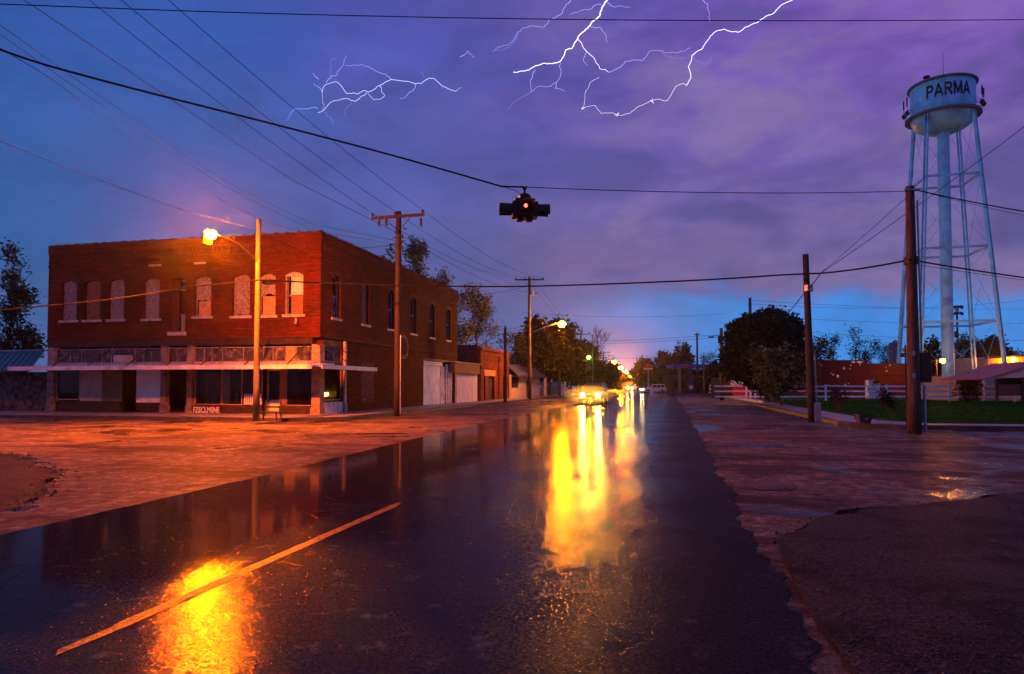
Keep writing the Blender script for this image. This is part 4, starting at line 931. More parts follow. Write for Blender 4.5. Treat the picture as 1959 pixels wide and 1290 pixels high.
# ------------------------------------------------------------------ poles, lamps
def pole_shaft(t, p, h, r0, r1, m, lean=(0,0), name='shaft'):
    b = MB(); k = 6
    b.tube([(p[0]+lean[0]*i/k, p[1]+lean[1]*i/k, p[2]+h*i/k) for i in range(k+1)], [r0+(r1-r0)*i/k for i in range(k+1)], 12); return b.build(name, m, t, smooth=True)
def insulator(b, p, s=1.): b.lathe(p, [(.02*s,0),(.03*s,.04*s),(.075*s,.05*s),(.05*s,.09*s),(.075*s,.11*s),(.05*s,.15*s),(.02*s,.19*s)], 8)
def crossarm(t, p, z, ln, dirx=(1,0), tilt=0., m='poled', braces=True, ins=(-.95,-.45,.45,.95), hang=False):
    d = Vector((dirx[0],dirx[1],0)).normalized(); c = Vector((p[0],p[1],z)); nrm = Vector((d.y,-d.x,0)); c2 = c+nrm*.2; up = Vector((0,0,tilt))
    b = MB(); b.bar(c2-d*ln/2-up, c2+d*ln/2+up, .11, .13); ca = b.build('crossarm', M[m], t); pts = []
    for f in ins:
        q = c2+d*ln/2*f+up*f+Vector((0,0,.06)); b = MB(); insulator(b, q); b.build('insulator', M['porcelain'], ca); pts.append(q+Vector((0,0,.17)))
    if braces:
        for f in (-.5,.5):
            b = MB(); b.bar(c2+d*ln/2*f, c+nrm*.15+Vector((0,0,-.75)), .05, .02); b.build('arm_brace', M['poled'], t)
    return pts
def lamp_head(t, p, d, m='sodium', r=.13, name='lamp_head'):
    d = Vector(d).normalized(); p = Vector(p); M3 = d.to_track_quat('X','Z').to_matrix()
    b = MB(); pr = [(-.36,.04,.05),(-.22,.08,.09),(.0,.13,.12),(.18,.13,.12),(.28,.08,.08)]; n = 10; vs = []
    for x, w, h in pr:
        for i in range(n): a = pi*i/(n-1); vs.append(p+M3@Vector((x, w*cos(a), h*sin(a)+.02)))
    fs = [(k*n+i,k*n+i+1,k*n+n+i+1,k*n+n+i) for k in range(len(pr)-1) for i in range(n-1)]
    b.add(vs, fs); hd = b.build(name, M['steel'], t, smooth=True)
    b = MB(); b.sphere(p+M3@Vector((.05,0,-.03)), r, 14, 9, .85); b.build('bulb', M[m], hd, smooth=True); return hd
def wirething(name, pts, r, label, cat='cable', group=None, m='wire', n=4):
    b = MB(); b.tube(pts, r, n); o = b.build(name, M[m], None); tag(o, label, cat, group); return o
def sagged(p0, p1, sag, n=24, t1=1.0):
    p0, p1 = Vector(p0), Vector(p1); return [p0.lerp(p1, t*t1/n)-Vector((0,0,sag*4*(t*t1/n)*(1-t*t1/n))) for t in range(n+1)]
WIRES = []
# lit lamp pole by the brick building
PL = at_z(490, 805, .15); zl = zat(420, PL)
t = thing('lamp_pole', 'pale lit wooden pole carrying the bright orange street lamp before the brick building', 'street lamp', (PL.x,PL.y,.13))
pole_shaft(t, (PL.x,PL.y,.13), zl-.13, .135, .095, M['poleg'])
la = zat(478, PL); arm = 2.9
lampA = Vector((PL.x-.05, PL.y-arm, la+.02))
b = MB(); b.tube([(PL.x,PL.y-.1,la-.5),(PL.x,PL.y-.9,la-.12),(PL.x,PL.y-1.8,la+.05),(PL.x-.05,PL.y-arm+.4,la+.08)], .022, 8); b.build('lamp_arm', M['poled'], t)
lamp_head(t, lampA, (0,-1,0), r=.195)
b = MB(); n = 9; vs = []  # added plate, blocks the lamp so its light falls off along the facade
for rr_ in (.37,.38):
    for z_ in (-.30,.16):
        for i in range(n): a_ = RAD(126+46*i/(n-1)); vs.append(lampA+Vector((rr_*cos(a_),rr_*sin(a_),z_)))
fs = [(k*n+i,k*n+i+1,j*n+i+1,j*n+i) for k,j in ((0,1),(1,3),(3,2),(2,0)) for i in range(n-1)]
b.add(vs, fs); b.bar(lampA+Vector((-.3,.22,.14)), lampA+Vector((0,.1,.14)), .03); b.build('added_light_baffle', M['trim'], t)
b = MB(); b.bar((PL.x+.1,PL.y-.05,zat(745,PL)),(PL.x+.1,PL.y-.05,zat(700,PL)),.05,.03); b.build('conduit', M['steel'], t)
# pole with crossarm at the side of the brick building
P1 = at_z(760.5, 795, .15); z1 = zat(405, P1)
t = thing('utility_pole', 'tall dark utility pole with a heavy crossarm beside the side wall of the brick building', 'utility pole', (P1.x,P1.y,.13))
pole_shaft(t, (P1.x,P1.y,.13), z1-.13, .19, .13, M['poled'])
zc1 = zat(416, P1)
ins1 = crossarm(t, P1, zc1, 2.55, (cos(YAW),sin(YAW)), .09, ins=(-.96,-.1,.93))
d1 = Vector((cos(YAW),sin(YAW),0))
for f in (-.72,-.45,.86):
    q = Vector((P1.x,P1.y,zc1-.1))+d1*1.27*f+Vector((.05,-.2,0)); b = MB(); b.cyl(q,q-Vector((0,0,.32)),.07,.06,8); b.cyl(q-Vector((0,0,.32)),q+Vector((.08,0,-.45)),.025,.02,6); b.build('fuse_cutout', M['porcelain'], t)
b = MB()
for v in (452,463,474): z = zat(v,P1); b.cyl((P1.x+.2,P1.y-.05,z-.07),(P1.x+.2,P1.y-.05,z+.07),.06,.06,8)
b.build('spool_insulators', M['porcelain'], t)
b = MB(); b.tube([(P1.x+.17,P1.y-.08,.2),(P1.x+.17,P1.y-.08,4.0)],.03,6); b.build('conduit', M['steel'], t)
# second pole up the street
P2 = at_z(1013, 764, .15); z2 = zat(530, P2)
t = thing('utility_pole', 'tall utility pole up the street whose long arm holds an orange street lamp', 'utility pole', (P2.x,P2.y,.13))
pole_shaft(t, (P2.x,P2.y,.13), z2-.13, .2, .13, M['pole'])
zc2 = zat(536,P2); ins2 = crossarm(t, P2, zc2, 3.0, (cos(YAW),sin(YAW)), 0, ins=(-.95,-.3,.3,.95))
lb = at_d(1074, 620, P2.dot(F0)-.3); la2 = zat(638,P2)
b = MB(); b.tube([(P2.x+.1,P2.y,la2),(P2.x+1.4,P2.y,la2+.55),(lb.x-.4,lb.y,lb.z+.1)], .04, 6); b.build('lamp_arm', M['steel'], t)
lamp_head(t, lb, (1,0,0), 'sodium2', r=.36)
b = MB(); b.cyl((P2.x+.3,P2.y-.1,zat(566,P2)),(P2.x+.3,P2.y-.1,zat(556,P2)),.2,.2,10); b.build('transformer', M['steel'], t)
b = MB(); b.bar((P2.x+.1,P2.y-.1,zat(562,P2)),(P2.x+.9,P2.y-.1,zat(562,P2)),.07); b.build('bracket', M['poled'], t)
# short dark pole between
P3 = at_z(966.5, 768.5, .15); z3 = zat(628, P3)
t = thing('utility_pole', 'plain dark pole standing before the orange lit shop front', 'utility pole', (P3.x,P3.y,.13))
pole_shaft(t, (P3.x,P3.y,.13), z3-.13, .17, .13, M['poled'])
b = MB(); insulator(b, (P3.x,P3.y,z3-.02),1.3); b.build('insulator', M['porcelain'], t)
# pole with lit rods at its head
P4 = at_d(1071, 752, 98); P4.z = .13; z4 = zat(656, P4)
t = thing('utility_pole', 'low pole with three lit crossbars just under the second street lamp', 'utility pole', (P4.x,P4.y,.13))
pole_shaft(t, (P4.x,P4.y,.13), z4-.13, .16, .13, M['poleg'])
for k, v in enumerate((656,660,665)):
    z = zat(v,P4); b = MB(); b.bar((P4.x-.5+.25*k,P4.y-.15,z),(P4.x+.6+.15*k,P4.y-.15,z+.0),.08,.06); b.build('crossbar', M['sill'], t)
# far left poles
def far_pole(u, vt, D, label, arms=(), r=.16, m='poled', vb=None):
    p = at_d(u, 745, D); p.z = 0.0; zt = zat(vt, p)
    t = thing('utility_pole', label, 'utility pole', (p.x,p.y,0)); pole_shaft(t, (p.x,p.y,0), zt, r, r*.75, M[m])
    for v, hw in arms:
        z = zat(v,p); b = MB(); b.bar((p.x-hw,p.y-.2,z),(p.x+hw,p.y-.2,z),.13,.13); ca = b.build('crossarm', M['poled'], t)
        for s in (-.9,.9): b = MB(); insulator(b, (p.x+hw*s,p.y-.2,z+.06), 1.4); b.build('insulator', M['porcelain'], ca)
    return t, p
far_pole(1111, 636, 122, 'far pole with two crossarms among the bare trees', [(640,1.7),(652,.9)])
far_pole(1155, 672, 172, 'far pole with one crossarm left of the far lamp row', [(675,1.6)])
far_pole(1165, 678, 215, 'farthest pole with a crossarm before the far lamp row', [(681,1.6)])
# green mercury lamp
t, p = far_pole(1134, 640, 118, 'thin pale pole carrying the small green mercury lamp', r=.10, m='poleg')
z = zat(683,p); b = MB(); b.tube([(p.x,p.y,z),(p.x-.35,p.y-.1,z+.12),(p.x-.6,p.y-.2,z+.05)],.03,6); b.build('lamp_arm', M['steel'], t)
q = at_d(1127,684,117.6); lamp_head(t, q, (-1,0,0), 'mercury', .28)
# far street lamps, each its own size of distance
for k, (u, v, D) in enumerate(((1175,693,210),(1187,704,262),(1197,713,318),(1204,721,382))):
    q = at_d(u, v, D); px_ = q.x-1.6
    t = thing('street_lamp', 'far orange street lamp, %s of the row running down the street' % ('nearest','second','third','farthest')[k], 'street lamp', (px_,q.y,0), 'far street lamps along the street')
    pole_shaft(t, (px_,q.y,0), q.z+.1, .14, .10, M['poled'])
    b = MB(); b.tube([(px_,q.y,q.z-.2),(px_+.7,q.y,q.z+.15),(q.x-.3,q.y,q.z+.12)],.05,6); b.build('lamp_arm', M['steel'], t)
    lamp_head(t, q, (1,0,0), 'sodium_far', .58+.06*k)
# right-hand corner pole
PR = at_z(1750, 826, .13); zr_ = zat(357, PR)
t = thing('utility_pole', 'thick weathered wooden pole at the right corner of the crossing', 'utility pole', (PR.x,PR.y,.05))
pole_shaft(t, (PR.x,PR.y,.05), zr_-.05, .21, .13, M['pole'])
for z_ in (1.9,2.6): b = MB(); b.box((PR.x-.05,PR.y-.20,z_),(.10,.02,.14)); b.build('tag_plate', M['steel'], t)
b = MB(); b.tube([(PR.x+.30,PR.y-.03,.1),(PR.x+.29,PR.y-.03,1.6)],.045,8); b.tube([(PR.x+.25,PR.y-.02,1.6),(PR.x+.2,PR.y-.02,7.5)],.03,8); b.build('conduit', M['steel'], t)
b = MB(); b.bevbox((PR.x+.34,PR.y+.1,(zat(732,PR)+zat(674,PR))/2),(.34,.3,zat(674,PR)-zat(732,PR)),.03); b.build('meter_box', M['rust'], t)
b = MB(); z = zat(498,PR); b.cyl((PR.x,PR.y,z-.12),(PR.x,PR.y,z+.1),.215,.215,12); b.build('cable_clamp', M['rust'], t)
b = MB(); z = zat(366,PR); b.cyl((PR.x-.2,PR.y-.15,z),(PR.x+.25,PR.y-.1,z),.04,.04,8); b.build('cable_clamp', M['steel'], t)
# street name sign and post
p = at_z(1735, 818, .13); zz = zat(667,p)
t = thing('street_name_sign', 'green street name sign on a thin dark post left of the thick pole', 'sign', (p.x,p.y,.13))
b = MB(); b.cyl((p.x,p.y,.13),(p.x,p.y,zat(660,p)),.035,.03,8); b.build('post', M['poled'], t)
za, zb = zat(683,p), zat(676,p); c = at_d(1735.5, 679.5, p.dot(F0)-.06)
b = MB(); b.box((c.x,c.y,c.z),(.46,.02,zb-za+.02), YAW); sg = b.build('blade', M['greensign'], t)
text_part('Sprwst', .1, M['signwhite'], sg, (c.x+sin(YAW)*.014,c.y-cos(YAW)*.014,c.z), (cos(YAW),sin(YAW),0), (0,0,1), width=.27, height=.075, ext=.002)
b = MB(); b.box((p.x,p.y,zb+.12),(.03,.36,.13), YAW); b.build('blade', M['greensign'], t)
# leaning pole with utility cabinet
P5 = at_z(1553.5, 808, .13); z5 = zat(487,P5); top = at_d(1541,487,P5.dot(F0))
t = thing('utility_pole', 'slim dark leaning pole with a grey cabinet at its foot on the right pavement', 'utility pole', (P5.x,P5.y,.13))
pole_shaft(t, (P5.x,P5.y,.13), z5-.13, .155, .115, M['poled'], lean=(top.x-P5.x,top.y-P5.y))
b = MB(); zc = zat(552,P5); q = at_d(1546,552,P5.dot(F0)); b.cyl((q.x,q.y,zc-.12),(q.x,q.y,zc+.12),.19,.19,10); b.build('cable_clamp', M['steel'], t)
b = MB(); b.tube([(P5.x+.17,P5.y-.04,.9),(P5.x+.13,P5.y-.04,3.)],.03,6); b.build('conduit', M['steel'], t)
c = at_z(1561,808,.13)
t = thing('utility_cabinet', 'grey metal utility cabinet at the foot of the slim leaning pole', 'cabinet', (c.x,c.y,.13))
h = zat(770,c)-.13
b = MB(); b.bevbox((c.x,c.y,.13+h/2),(.30,.3,h),.03,YAW); b.build('body', M['cabinet'], t)
b = MB(); b.box((c.x+sin(YAW)*.155,c.y-cos(YAW)*.155,.13+h*.52),(.23,.012,h*.8),YAW); dd = b.build('door', M['cabinet'], t)
b = MB(); b.box((c.x+.08+sin(YAW)*.165,c.y+.015-cos(YAW)*.165,.13+h*.55),(.02,.02,.1),YAW); b.build('handle', M['steel'], dd)
# poles up the right side
p = at_z(1381, 766, .13); zt = zat(628,p)
t = thing('utility_pole', 'dark pole with a long unlit lamp arm on the right side of the street', 'utility pole', (p.x,p.y,.13))
pole_shaft(t, (p.x,p.y,.13), zt-.13, .2, .15, M['pole'])
q = at_d(1360,645,p.dot(F0)); z = zat(643,p); b = MB(); b.tube([(p.x,p.y,z),((p.x+q.x)/2,(p.y+q.y)/2,z+.03),(q.x+.2,q.y,q.z+.1)],.035,6); b.build('lamp_arm', M['poled'], t)
b = MB(); b.bevbox((q.x,q.y,q.z),(.55,.26,.14),.05); b.build('lamp_head', M['trim'], t)
b = MB(); z = zat(650,p); b.bevbox((p.x-.15,p.y-.05,z),(.35,.3,.7),.05); b.build('cable_box', M['trim'], t)
PB = p
p = at_z(1334.5, 753, .13) ; p = at_d(1334.5,752,120); p.z=.13
t = thing('utility_pole', 'black pole with a short crossarm right of the blue canopy', 'utility pole', (p.x,p.y,.13)); pole_shaft(t, (p.x,p.y,.13), zat(637,p)-.13, .2, .15, M['poled'])
z = zat(640.5,p); b = MB(); b.bar((p.x-.5,p.y-.2,z),(p.x+.5,p.y-.2,z),.12,.14); b.build('crossarm', M['poled'], t); PC = p
p = at_d(1347,755,105); p.z=.13
t = thing('utility_pole', 'thin pale pole between the black pole and the lamp arm pole', 'utility pole', (p.x,p.y,.13)); pole_shaft(t, (p.x,p.y,.13), zat(680,p)-.13, .13, .09, M['poleg'])
far_pole(1219, 684, 150, 'thin pole before the round tree at the end of the street', r=.14)
# pole behind the round bush with small lamp
p = at_d(1437, 760, 84); p.z = 0.1
t = thing('lamp_pole', 'pole rising behind the round evergreen with a small orange lamp', 'street lamp', (p.x,p.y,.1)); pole_shaft(t, (p.x,p.y,.1), zat(570,p)-.1, .22, .17, M['poled'])
q = at_d(1425,607,82.5); b = MB(); b.tube([(p.x,p.y,q.z-.1),(q.x,q.y,q.z+.12)],.04,6); b.build('lamp_arm', M['steel'], t); lamp_head(t, q, (-.4,-1,0), 'sodium_far', .13); PD = p

# ------------------------------------------------------------------ hanging signal
SG = at_d(1003.5, 402, 17.0)
t = thing('traffic_signal', 'black four-way flashing signal hanging over the junction with one red light lit', 'traffic signal', (SG.x,SG.y,SG.z))
sr = YAW+.12
rv = Vector((cos(sr),sin(sr),0)); fv = Vector((sin(sr),-cos(sr),0))     # right, and toward the viewer
def sp(a, f, z): return SG+rv*a+fv*f+Vector((0,0,z))
b = MB(); b.bevbox(sp(0,0,0),(.40,.40,.42),.04,sr); body = b.build('body', M['sigblack'], t)
b = MB(); b.lathe(sp(0,0,.20), [(.01,.0),(.12,.0),(.12,.05),(.145,.07),(.155,.15),(.12,.19),(.05,.22),(.03,.235),(.03,.30),(.001,.30)], 14); b.build('hanger_cap', M['sigblack'], t, smooth=False)
b = MB(); b.bevbox(sp(0,0,.53),(.09,.06,.05),.01,sr)
for s in (-1,1): b.cyl(sp(.03*s,0,.54),sp(.055*s,0,.60),.022,.015,8)
b.build('span_clamp', M['sigblack'], t)
def unit(dv, lit):
    dv = Vector(dv); sd = Vector((-dv.y,dv.x,0)); M3 = Matrix((sd, Vector((0,0,1)), dv)).transposed()
    c = SG+dv*.20+Vector((0,0,-.01))
    b = MB(); b.box(c+dv*.06,(.37,.12,.37),M=Matrix((sd,dv,Vector((0,0,1)))).transposed()); hs = b.build('signal_housing', M['sigblack'], t)
    b = MB(); n = 18; vs = []
    for L_, rr in ((0,.165),(.30,.175)):
        for i in range(n): a = -.22*pi+1.44*pi*i/(n-1); vs.append(c+dv*(.12+L_)+M3@Vector((rr*cos(a),rr*sin(a),0)))
    for L_, rr in ((.30,.163),(0,.153)):
        for i in range(n): a = -.22*pi+1.44*pi*i/(n-1); vs.append(c+dv*(.12+L_)+M3@Vector((rr*cos(a),rr*sin(a),0)))
    fs = [(k*n+i,k*n+i+1,((k+1) % 4)*n+i+1,((k+1) % 4)*n+i) for k in range(4) for i in range(n-1)]
    b.add(vs, fs); b.build('visor', M['sigblack'], hs)
    b = MB(); b.lathe(c+dv*.125, [(.001,.03),(.06,.025),(.11,.01),(.15,0)], 18, M3); b.build('lens', M['redlens'] if lit else M['darklens'], hs, smooth=True)
    if lit: b = MB(); b.lathe(c+dv*.13, [(.001,.05),(.035,.04),(.05,.02),(.05,0)], 12, M3); b.build('bulb_spot', M['redlens'], hs)
M['redlens_dim'] = emat('dim_red_lens', (.9,.05,.02), .10)
unit(fv, False); unit(rv, False); unit(-rv, False); unit(-fv, False)
# the lit lamp inside the facing unit: bright spot above the lens middle
c = SG+fv*.36+Vector((-.02,0,.02)); b = MB(); b.sphere(c, .048, 12, 8); b.build('lit_lamp', M['redlens'], t, smooth=True)
for s in (-1,1): b = MB(); b.bevbox(sp(.12*s,.0,-.25),(.16,.2,.08),.02,sr); b.build('bottom_plate', M['sigblack'], t)
b = MB(); b.bevbox(sp(.0,0,.235),(.5,.3,.05),.01,sr); b.build('top_plate', M['sigblack'], t)

# ------------------------------------------------------------------ overhead cables
def pt(u, v, D): return at_d(u, v, D)
def through(pix, extra=0):            # smooth polyline through pixel-depth stations
    P = [pt(*q) for q in pix]; out = []
    for i in range(len(P)-1):
        p0 = P[max(i-1,0)]; p1 = P[i]; p2 = P[i+1]; p3 = P[min(i+2,len(P)-1)]
        for k in range(10):
            s = k/10; out.append(.5*((2*p1)+(p2-p0)*s+(2*p0-5*p1+4*p2-p3)*s*s+(3*p1-p0-3*p2+p3)*s**3))
    out.append(P[-1]); return out
def ext(P, k=1.6):                    # carry a cable on past the frame
    d = P[0]-P[1]; return [P[0]+d*12*k]+P
sgt = sp(0,0,.575)
q = through([(-260,-10,11.2),(0,95,12.3),(180,150,13.0),(540,242,14.6),(760,300,15.8),(960,357,16.8)])+[sgt]
wirething('overhead_cable', q, .022, 'thick black span cable running down from upper left to the hanging signal')
q = sagged(sgt, (PR.x-.15,PR.y-.1,zat(367,PR)), .10); wirething('overhead_cable', q, .011, 'thin span cable from the hanging signal to the thick corner pole')
q = through([(960,357,16.8),(987,365,16.9),(994,372,16.95)])+[sp(-.12,0,.30)]; wirething('overhead_cable', q, .008, 'short lead looping down from the span cable into the signal cap')
wirething('overhead_cable', through([(-300,-4,14),(0,8,16),(480,25,17.2),(980,36,18),(1500,40,19.5),(1959,38,21),(2300,36,22.5)]), .014, 'long cable crossing the whole sky along the top of the view')
# three primaries over the street
for k, (u0, vx, lab) in enumerate(((220,0,'left'),(280,0,'middle'),(367,0,'right'))):
    a = ins1[k]; q = pt(u0, vx, 17.6); b_ = a.lerp(q, 1.8)
    wirething('overhead_wire', sagged(a, b_, .55), .011, 'high wire from the heavy crossarm pole up to the top edge, %s of three' % lab, 'wire', 'primary wires from the crossarm pole')
    e = [ins2[0], ins2[1], ins2[3]][k]
    wirething('overhead_wire', sagged(a, e, .7), .011, 'high wire between the two crossarm poles, %s of three' % lab, 'wire', 'primary wires between the crossarm poles')
n1 = Vector((P1.x+.15,P1.y-.1,zat(450,P1)))
wirething('overhead_wire', through([(-180,-130,14),(45,0,17.2),(300,172,22),(560,345,29)])+[n1], .012, 'single wire from the top left corner down to the crossarm pole', 'wire')
wirething('overhead_wire', sagged(n1, Vector((P2.x+.15,P2.y-.1,zat(560,P2))), .6), .012, 'lower neutral wire between the two crossarm poles', 'wire')
n2 = Vector((P1.x+.1,P1.y-.1,zat(463,P1)))
wirething('overhead_wire', through([(-140,-40,13.5),(5,52,15.5),(200,190,21),(433,348,33),(600,430,35)])+[n2], .008, 'upper of two thin service wires falling from the left edge to the crossarm pole', 'wire', 'thin service wires over the brick building')
wirething('overhead_wire', through([(-140,-25,13.5),(0,66,15.2),(200,205,20.6),(433,358,32.6),(600,441,34.6)])+[n2+Vector((0,0,-.18))], .008, 'lower of two thin service wires falling from the left edge to the crossarm pole', 'wire', 'thin service wires over the brick building')
rp = Vector((at_y(585,446,BY).x,BY+.3,ZT+.1))
wirething('overhead_wire', through([(-140,0,13.5),(0,92,15.2),(110,160,17),(250,268,22.5),(410,375,32),(520,430,34)])+[rp], .009, 'wavy wire falling from the left edge to the brick parapet', 'wire')
wirething('overhead_wire', sagged(Vector((BX-.3,BY+4.5,ZT+.1)), n2+Vector((0,0,-.05)), .1), .014, 'short service drop from the brick roof to the crossarm pole', 'wire')
lc = Vector((PL.x,PL.y-.1,zat(442,PL)))
wirething('overhead_wire', through([(-200,180,15.5),(0,270,18.3),(190,345,25.5),(350,402,31.5)])+[lc], .012, 'reddish wire from the left edge passing over the lamp to the lit pole', 'wire')
e3 = Vector((P3.x,P3.y,zat(634,P3)))
wirething('overhead_wire', sagged(lc, e3, .5), .011, 'lit wire crossing the brick front from the lamp pole to the plain dark pole', 'wire')
lc2 = Vector((PL.x+.02,PL.y-.15,zat(537,PL))); J = pt(1570,523,26.5)
q = through([(-160,618,18),(0,594,21),(200,574,24.5),(360,550,28)])+[lc2]; wirething('overhead_cable', q, .026, 'thick cable sagging across the left of the brick front to the lit pole')
q = [lc2]+through([(610,541,30.5),(760,546,30),(1000,548,29),(1300,538,27.8),(1500,526,27)])+[J]; wirething('overhead_cable', q, .032, 'thick cable over the street from the lit pole to the slim leaning pole')
pb = Vector((PR.x-.1,PR.y-.2,zat(499,PR))); pe = pt(2250,560,30)
wirething('overhead_cable', sagged(J, pb, .05), .030, 'thick cable from the leaning pole to the thick corner pole')
wirething('overhead_cable', sagged(pb, pe, .15), .026, 'thick cable leaving the corner pole at mid height to the right edge')
wirething('overhead_cable', sagged(pb+Vector((0,.1,-.1)), pt(2250,565,31), .12), .008, 'thin wire just under the mid height cable right of the corner pole', 'wire')
p5 = pt(1546,552,P5.dot(F0)-.15)
wirething('overhead_cable', [J, J.lerp(p5,.5)-Vector((0,0,.05)), p5]+through([(1530,572,31),(1496,612,38),(1450,655,52),(1420,668,62),(1395,658,66)])+[Vector((PB.x,PB.y,zat(648,PB)))], .024, 'cable sagging from the leaning pole past the round evergreen to the lamp arm pole')
wirething('guy_wire', sagged(Vector((PR.x-.15,PR.y-.1,zat(380,PR))), J, .02), .010, 'short guy wire from the top of the corner pole to the cable junction', 'wire')
wirething('guy_wire', sagged(J, pt(2150,95,22), .15), .011, 'long wire rising from the cable junction behind the corner pole to the right edge', 'wire')
tp_ = Vector((PR.x+.15,PR.y-.1,zat(366,PR)))
wirething('overhead_cable', sagged(tp_, pt(2300,432,32), .35), .022, 'thick cable from the corner pole top to the right edge')
wirething('overhead_wire', sagged(tp_, pt(2300,455,34), .35), .008, 'thin wire under the top cable right of the corner pole', 'wire')
# far wires
far = [((1000,598,112),(1390,600,100),.6,'faint far wire high above the street end'),((1040,652,96),(1381,640,66),.3,'far cable from the lit trees to the lamp arm pole'),((1100,656,120),(1381,645,66.2),.3,'second far cable just under it to the lamp arm pole'),
       ((1381,641,66),(1460,626,60),.1,'cable from the lamp arm pole into the round evergreen'),((1165,681,214),(1219,686,150),.3,'far wire from the last crossarm pole to the thin pole'),((1219,688,150),(1334,681,120),.5,'far wire from the thin pole to the black pole'),
       ((1437,575,84),(2020,590,112),.5,'topmost of the faint wires across the sky behind the tower legs'),((1437,582,84),(1960,574,112),.9,'second of the faint wires across the sky behind the tower legs'),((1500,608,84),(2000,618,110),.4,'third of the faint wires behind the tower legs'),
       ((1545,636,84),(2000,652,110),.3,'fourth of the faint wires behind the tower legs'),((1640,655,90),(2000,648,92),.3,'lowest wire behind the tower legs'),((880,568,70),(1008,548,80),.2,'faint wire from the brick roof to the lamp arm pole up the street'),
       ((967,630,68),(1011,620,80),.1,'short wire from the plain dark pole to the next pole'),((967,634,68),(1011,628,80),.1,'lower short wire from the plain dark pole to the next pole'),((1016,545,80),(1111,640,122),.8,'wire from the tall lamp arm pole to the far double crossarm pole'),((1030,545,80),(1118,640,122),.8,'outer wire from the tall lamp arm pole to the far double crossarm pole')]
for a, b_, s, lab in far: wirething('overhead_wire', sagged(pt(*a), pt(*b_), s, 14), .016 if a[2] < 150 else .025, lab, 'wire')
p5b = Vector((PB.x-.1,PB.y,zat(655,PB))); wirething('overhead_wire', [p5b]+through([(1372,668,68),(1362,682,70)])+[pt(1348,686,105)], .022, 'drooping wire left of the lamp arm pole', 'wire')

# ------------------------------------------------------------------ right side: fence, buildings, tower
FP0 = at_z(1580, 767.5, .1); FP1 = at_z(1817, 768.5, .1); fd = (FP1-FP0); span = fd.length/2; fd.normalize()
t = thing('rail_fence', 'long white three-rail fence behind the lawn', 'fence', (FP0.x,FP0.y,.1))
for k in range(-1, 5):
    p = FP0+fd*span*k
    if k == 4: p = FP0+fd*span*3.35
    b = MB(); b.box((p.x,p.y,.85),(.16,.16,1.5)); b.box((p.x,p.y,1.62),(.2,.2,.05)); b.build('post', M['fence'], t)
for k in range(-2, 4):
    for j, z in enumerate((.42,.92,1.40)):
        a = FP0+fd*(span*k+.09); c = FP0+fd*(span*(k+1)-.09); h = .10*sin(k*1.7+.6)
        if k == -2: c = FP0+fd*(-span-.09); a = c-fd*span*.9
        b = MB(); b.bar((a.x,a.y,z+.10+.03*sin(k+j)),(c.x,c.y,z+.10+.03*sin(k+1+j*2)),.05,.15); b.build('rail', M['fence'], t)
for k, u in enumerate((1641, 1700.5)):
    pass
# dark red hall behind the fence
RD = 84
r0 = at_d(1556, 700, RD); r1 = at_d(1660, 700, RD); r2 = at_d(1748, 700, RD)
t = thing('hall_building', 'dark red hall with peeling paint patches behind the white fence', 'building', (r0.x,r0.y,0))
ztp = zat(691,r0); ztq = zat(697,r1)
def obox(b, p, q, z0, z1, depth, off=0.0):       # box along p->q, going away from the viewer
    d = (Vector((q.x,q.y,0))-Vector((p.x,p.y,0))); nn = Vector((-d.y,d.x,0)).normalized(); 
    if nn.dot(F0) < 0: nn = -nn
    A = Vector((p.x,p.y,0))+nn*off; B = Vector((q.x,q.y,0))+nn*off; vs = [A,B,B+nn*depth,A+nn*depth]
    b.add([(v.x,v.y,z) for z in (z0,z1) for v in vs], [(3,2,1,0),(4,5,6,7),(0,1,5,4),(1,2,6,5),(2,3,7,6),(3,0,4,7)])
q0 = r0.lerp(r2,.07)
b = MB(); obox(b, r0, q0, 0, ztp+.25, 9, -.2); b.build('corner_pier', M['barn'], t)
b = MB(); obox(b, q0, r1, 0, ztp, 8); obox(b, r1, r2, 0, ztq, 8, .3); b.build('wall', M['barn'], t)
b = MB(); obox(b, q0, r1, ztp+.003, ztp+.12, 8, -.08); obox(b, r1, r2, ztq+.003, ztq+.1, 8, .2); b.build('coping', M['darkwood'], t)
b = MB(); pa = at_d(1664,716,RD); pb_ = at_d(1748,716,RD); obox(b, pa, pb_, pa.z, pa.z+.1, .2, .1); b.build('ledge', M['rust'], t)
rr = random.Random(11)
for (u, v, w_, h_) in ((1632.5,693,7,4),(1644,693,9,5),(1651,692.5,2,2),(1661.5,694.5,2.5,3),(1614.5,705,4,5.5),(1627.5,699,2.5,2.5),(1645,699,2,2),(1625.5,706,2,3),(1602.5,720,6,7),(1594,717,2.5,4),(1590,714.5,2.5,2.5),(1617.5,736,2.5,3.5),(1623.5,734,2,2.5),(1696,710,2.5,3.5),(1695,703,1.8,2),(1702,699,2.5,2.5)):
    p = at_d(u,v,RD-.02 if u < 1660 else RD+.28); n = 9; s = RD/F; poly = []
    for i in range(n):
        a = 2*pi*i/n; k = rr.uniform(.65,1.1); poly.append(p+R_*(w_*.55*s*k*cos(a))+Vector((0,0,h_*.55*s*k*sin(a))))
    b = MB(); vs = [q-F0*.03 for q in poly]+[q+F0*.03 for q in poly]; b.add(vs, [tuple(range(n)), tuple(range(2*n-1,n-1,-1))]+[(i,(i+1) % n,n+(i+1) % n,n+i) for i in range(n)]); b.build('plaster_patch', M['plaster'], t)
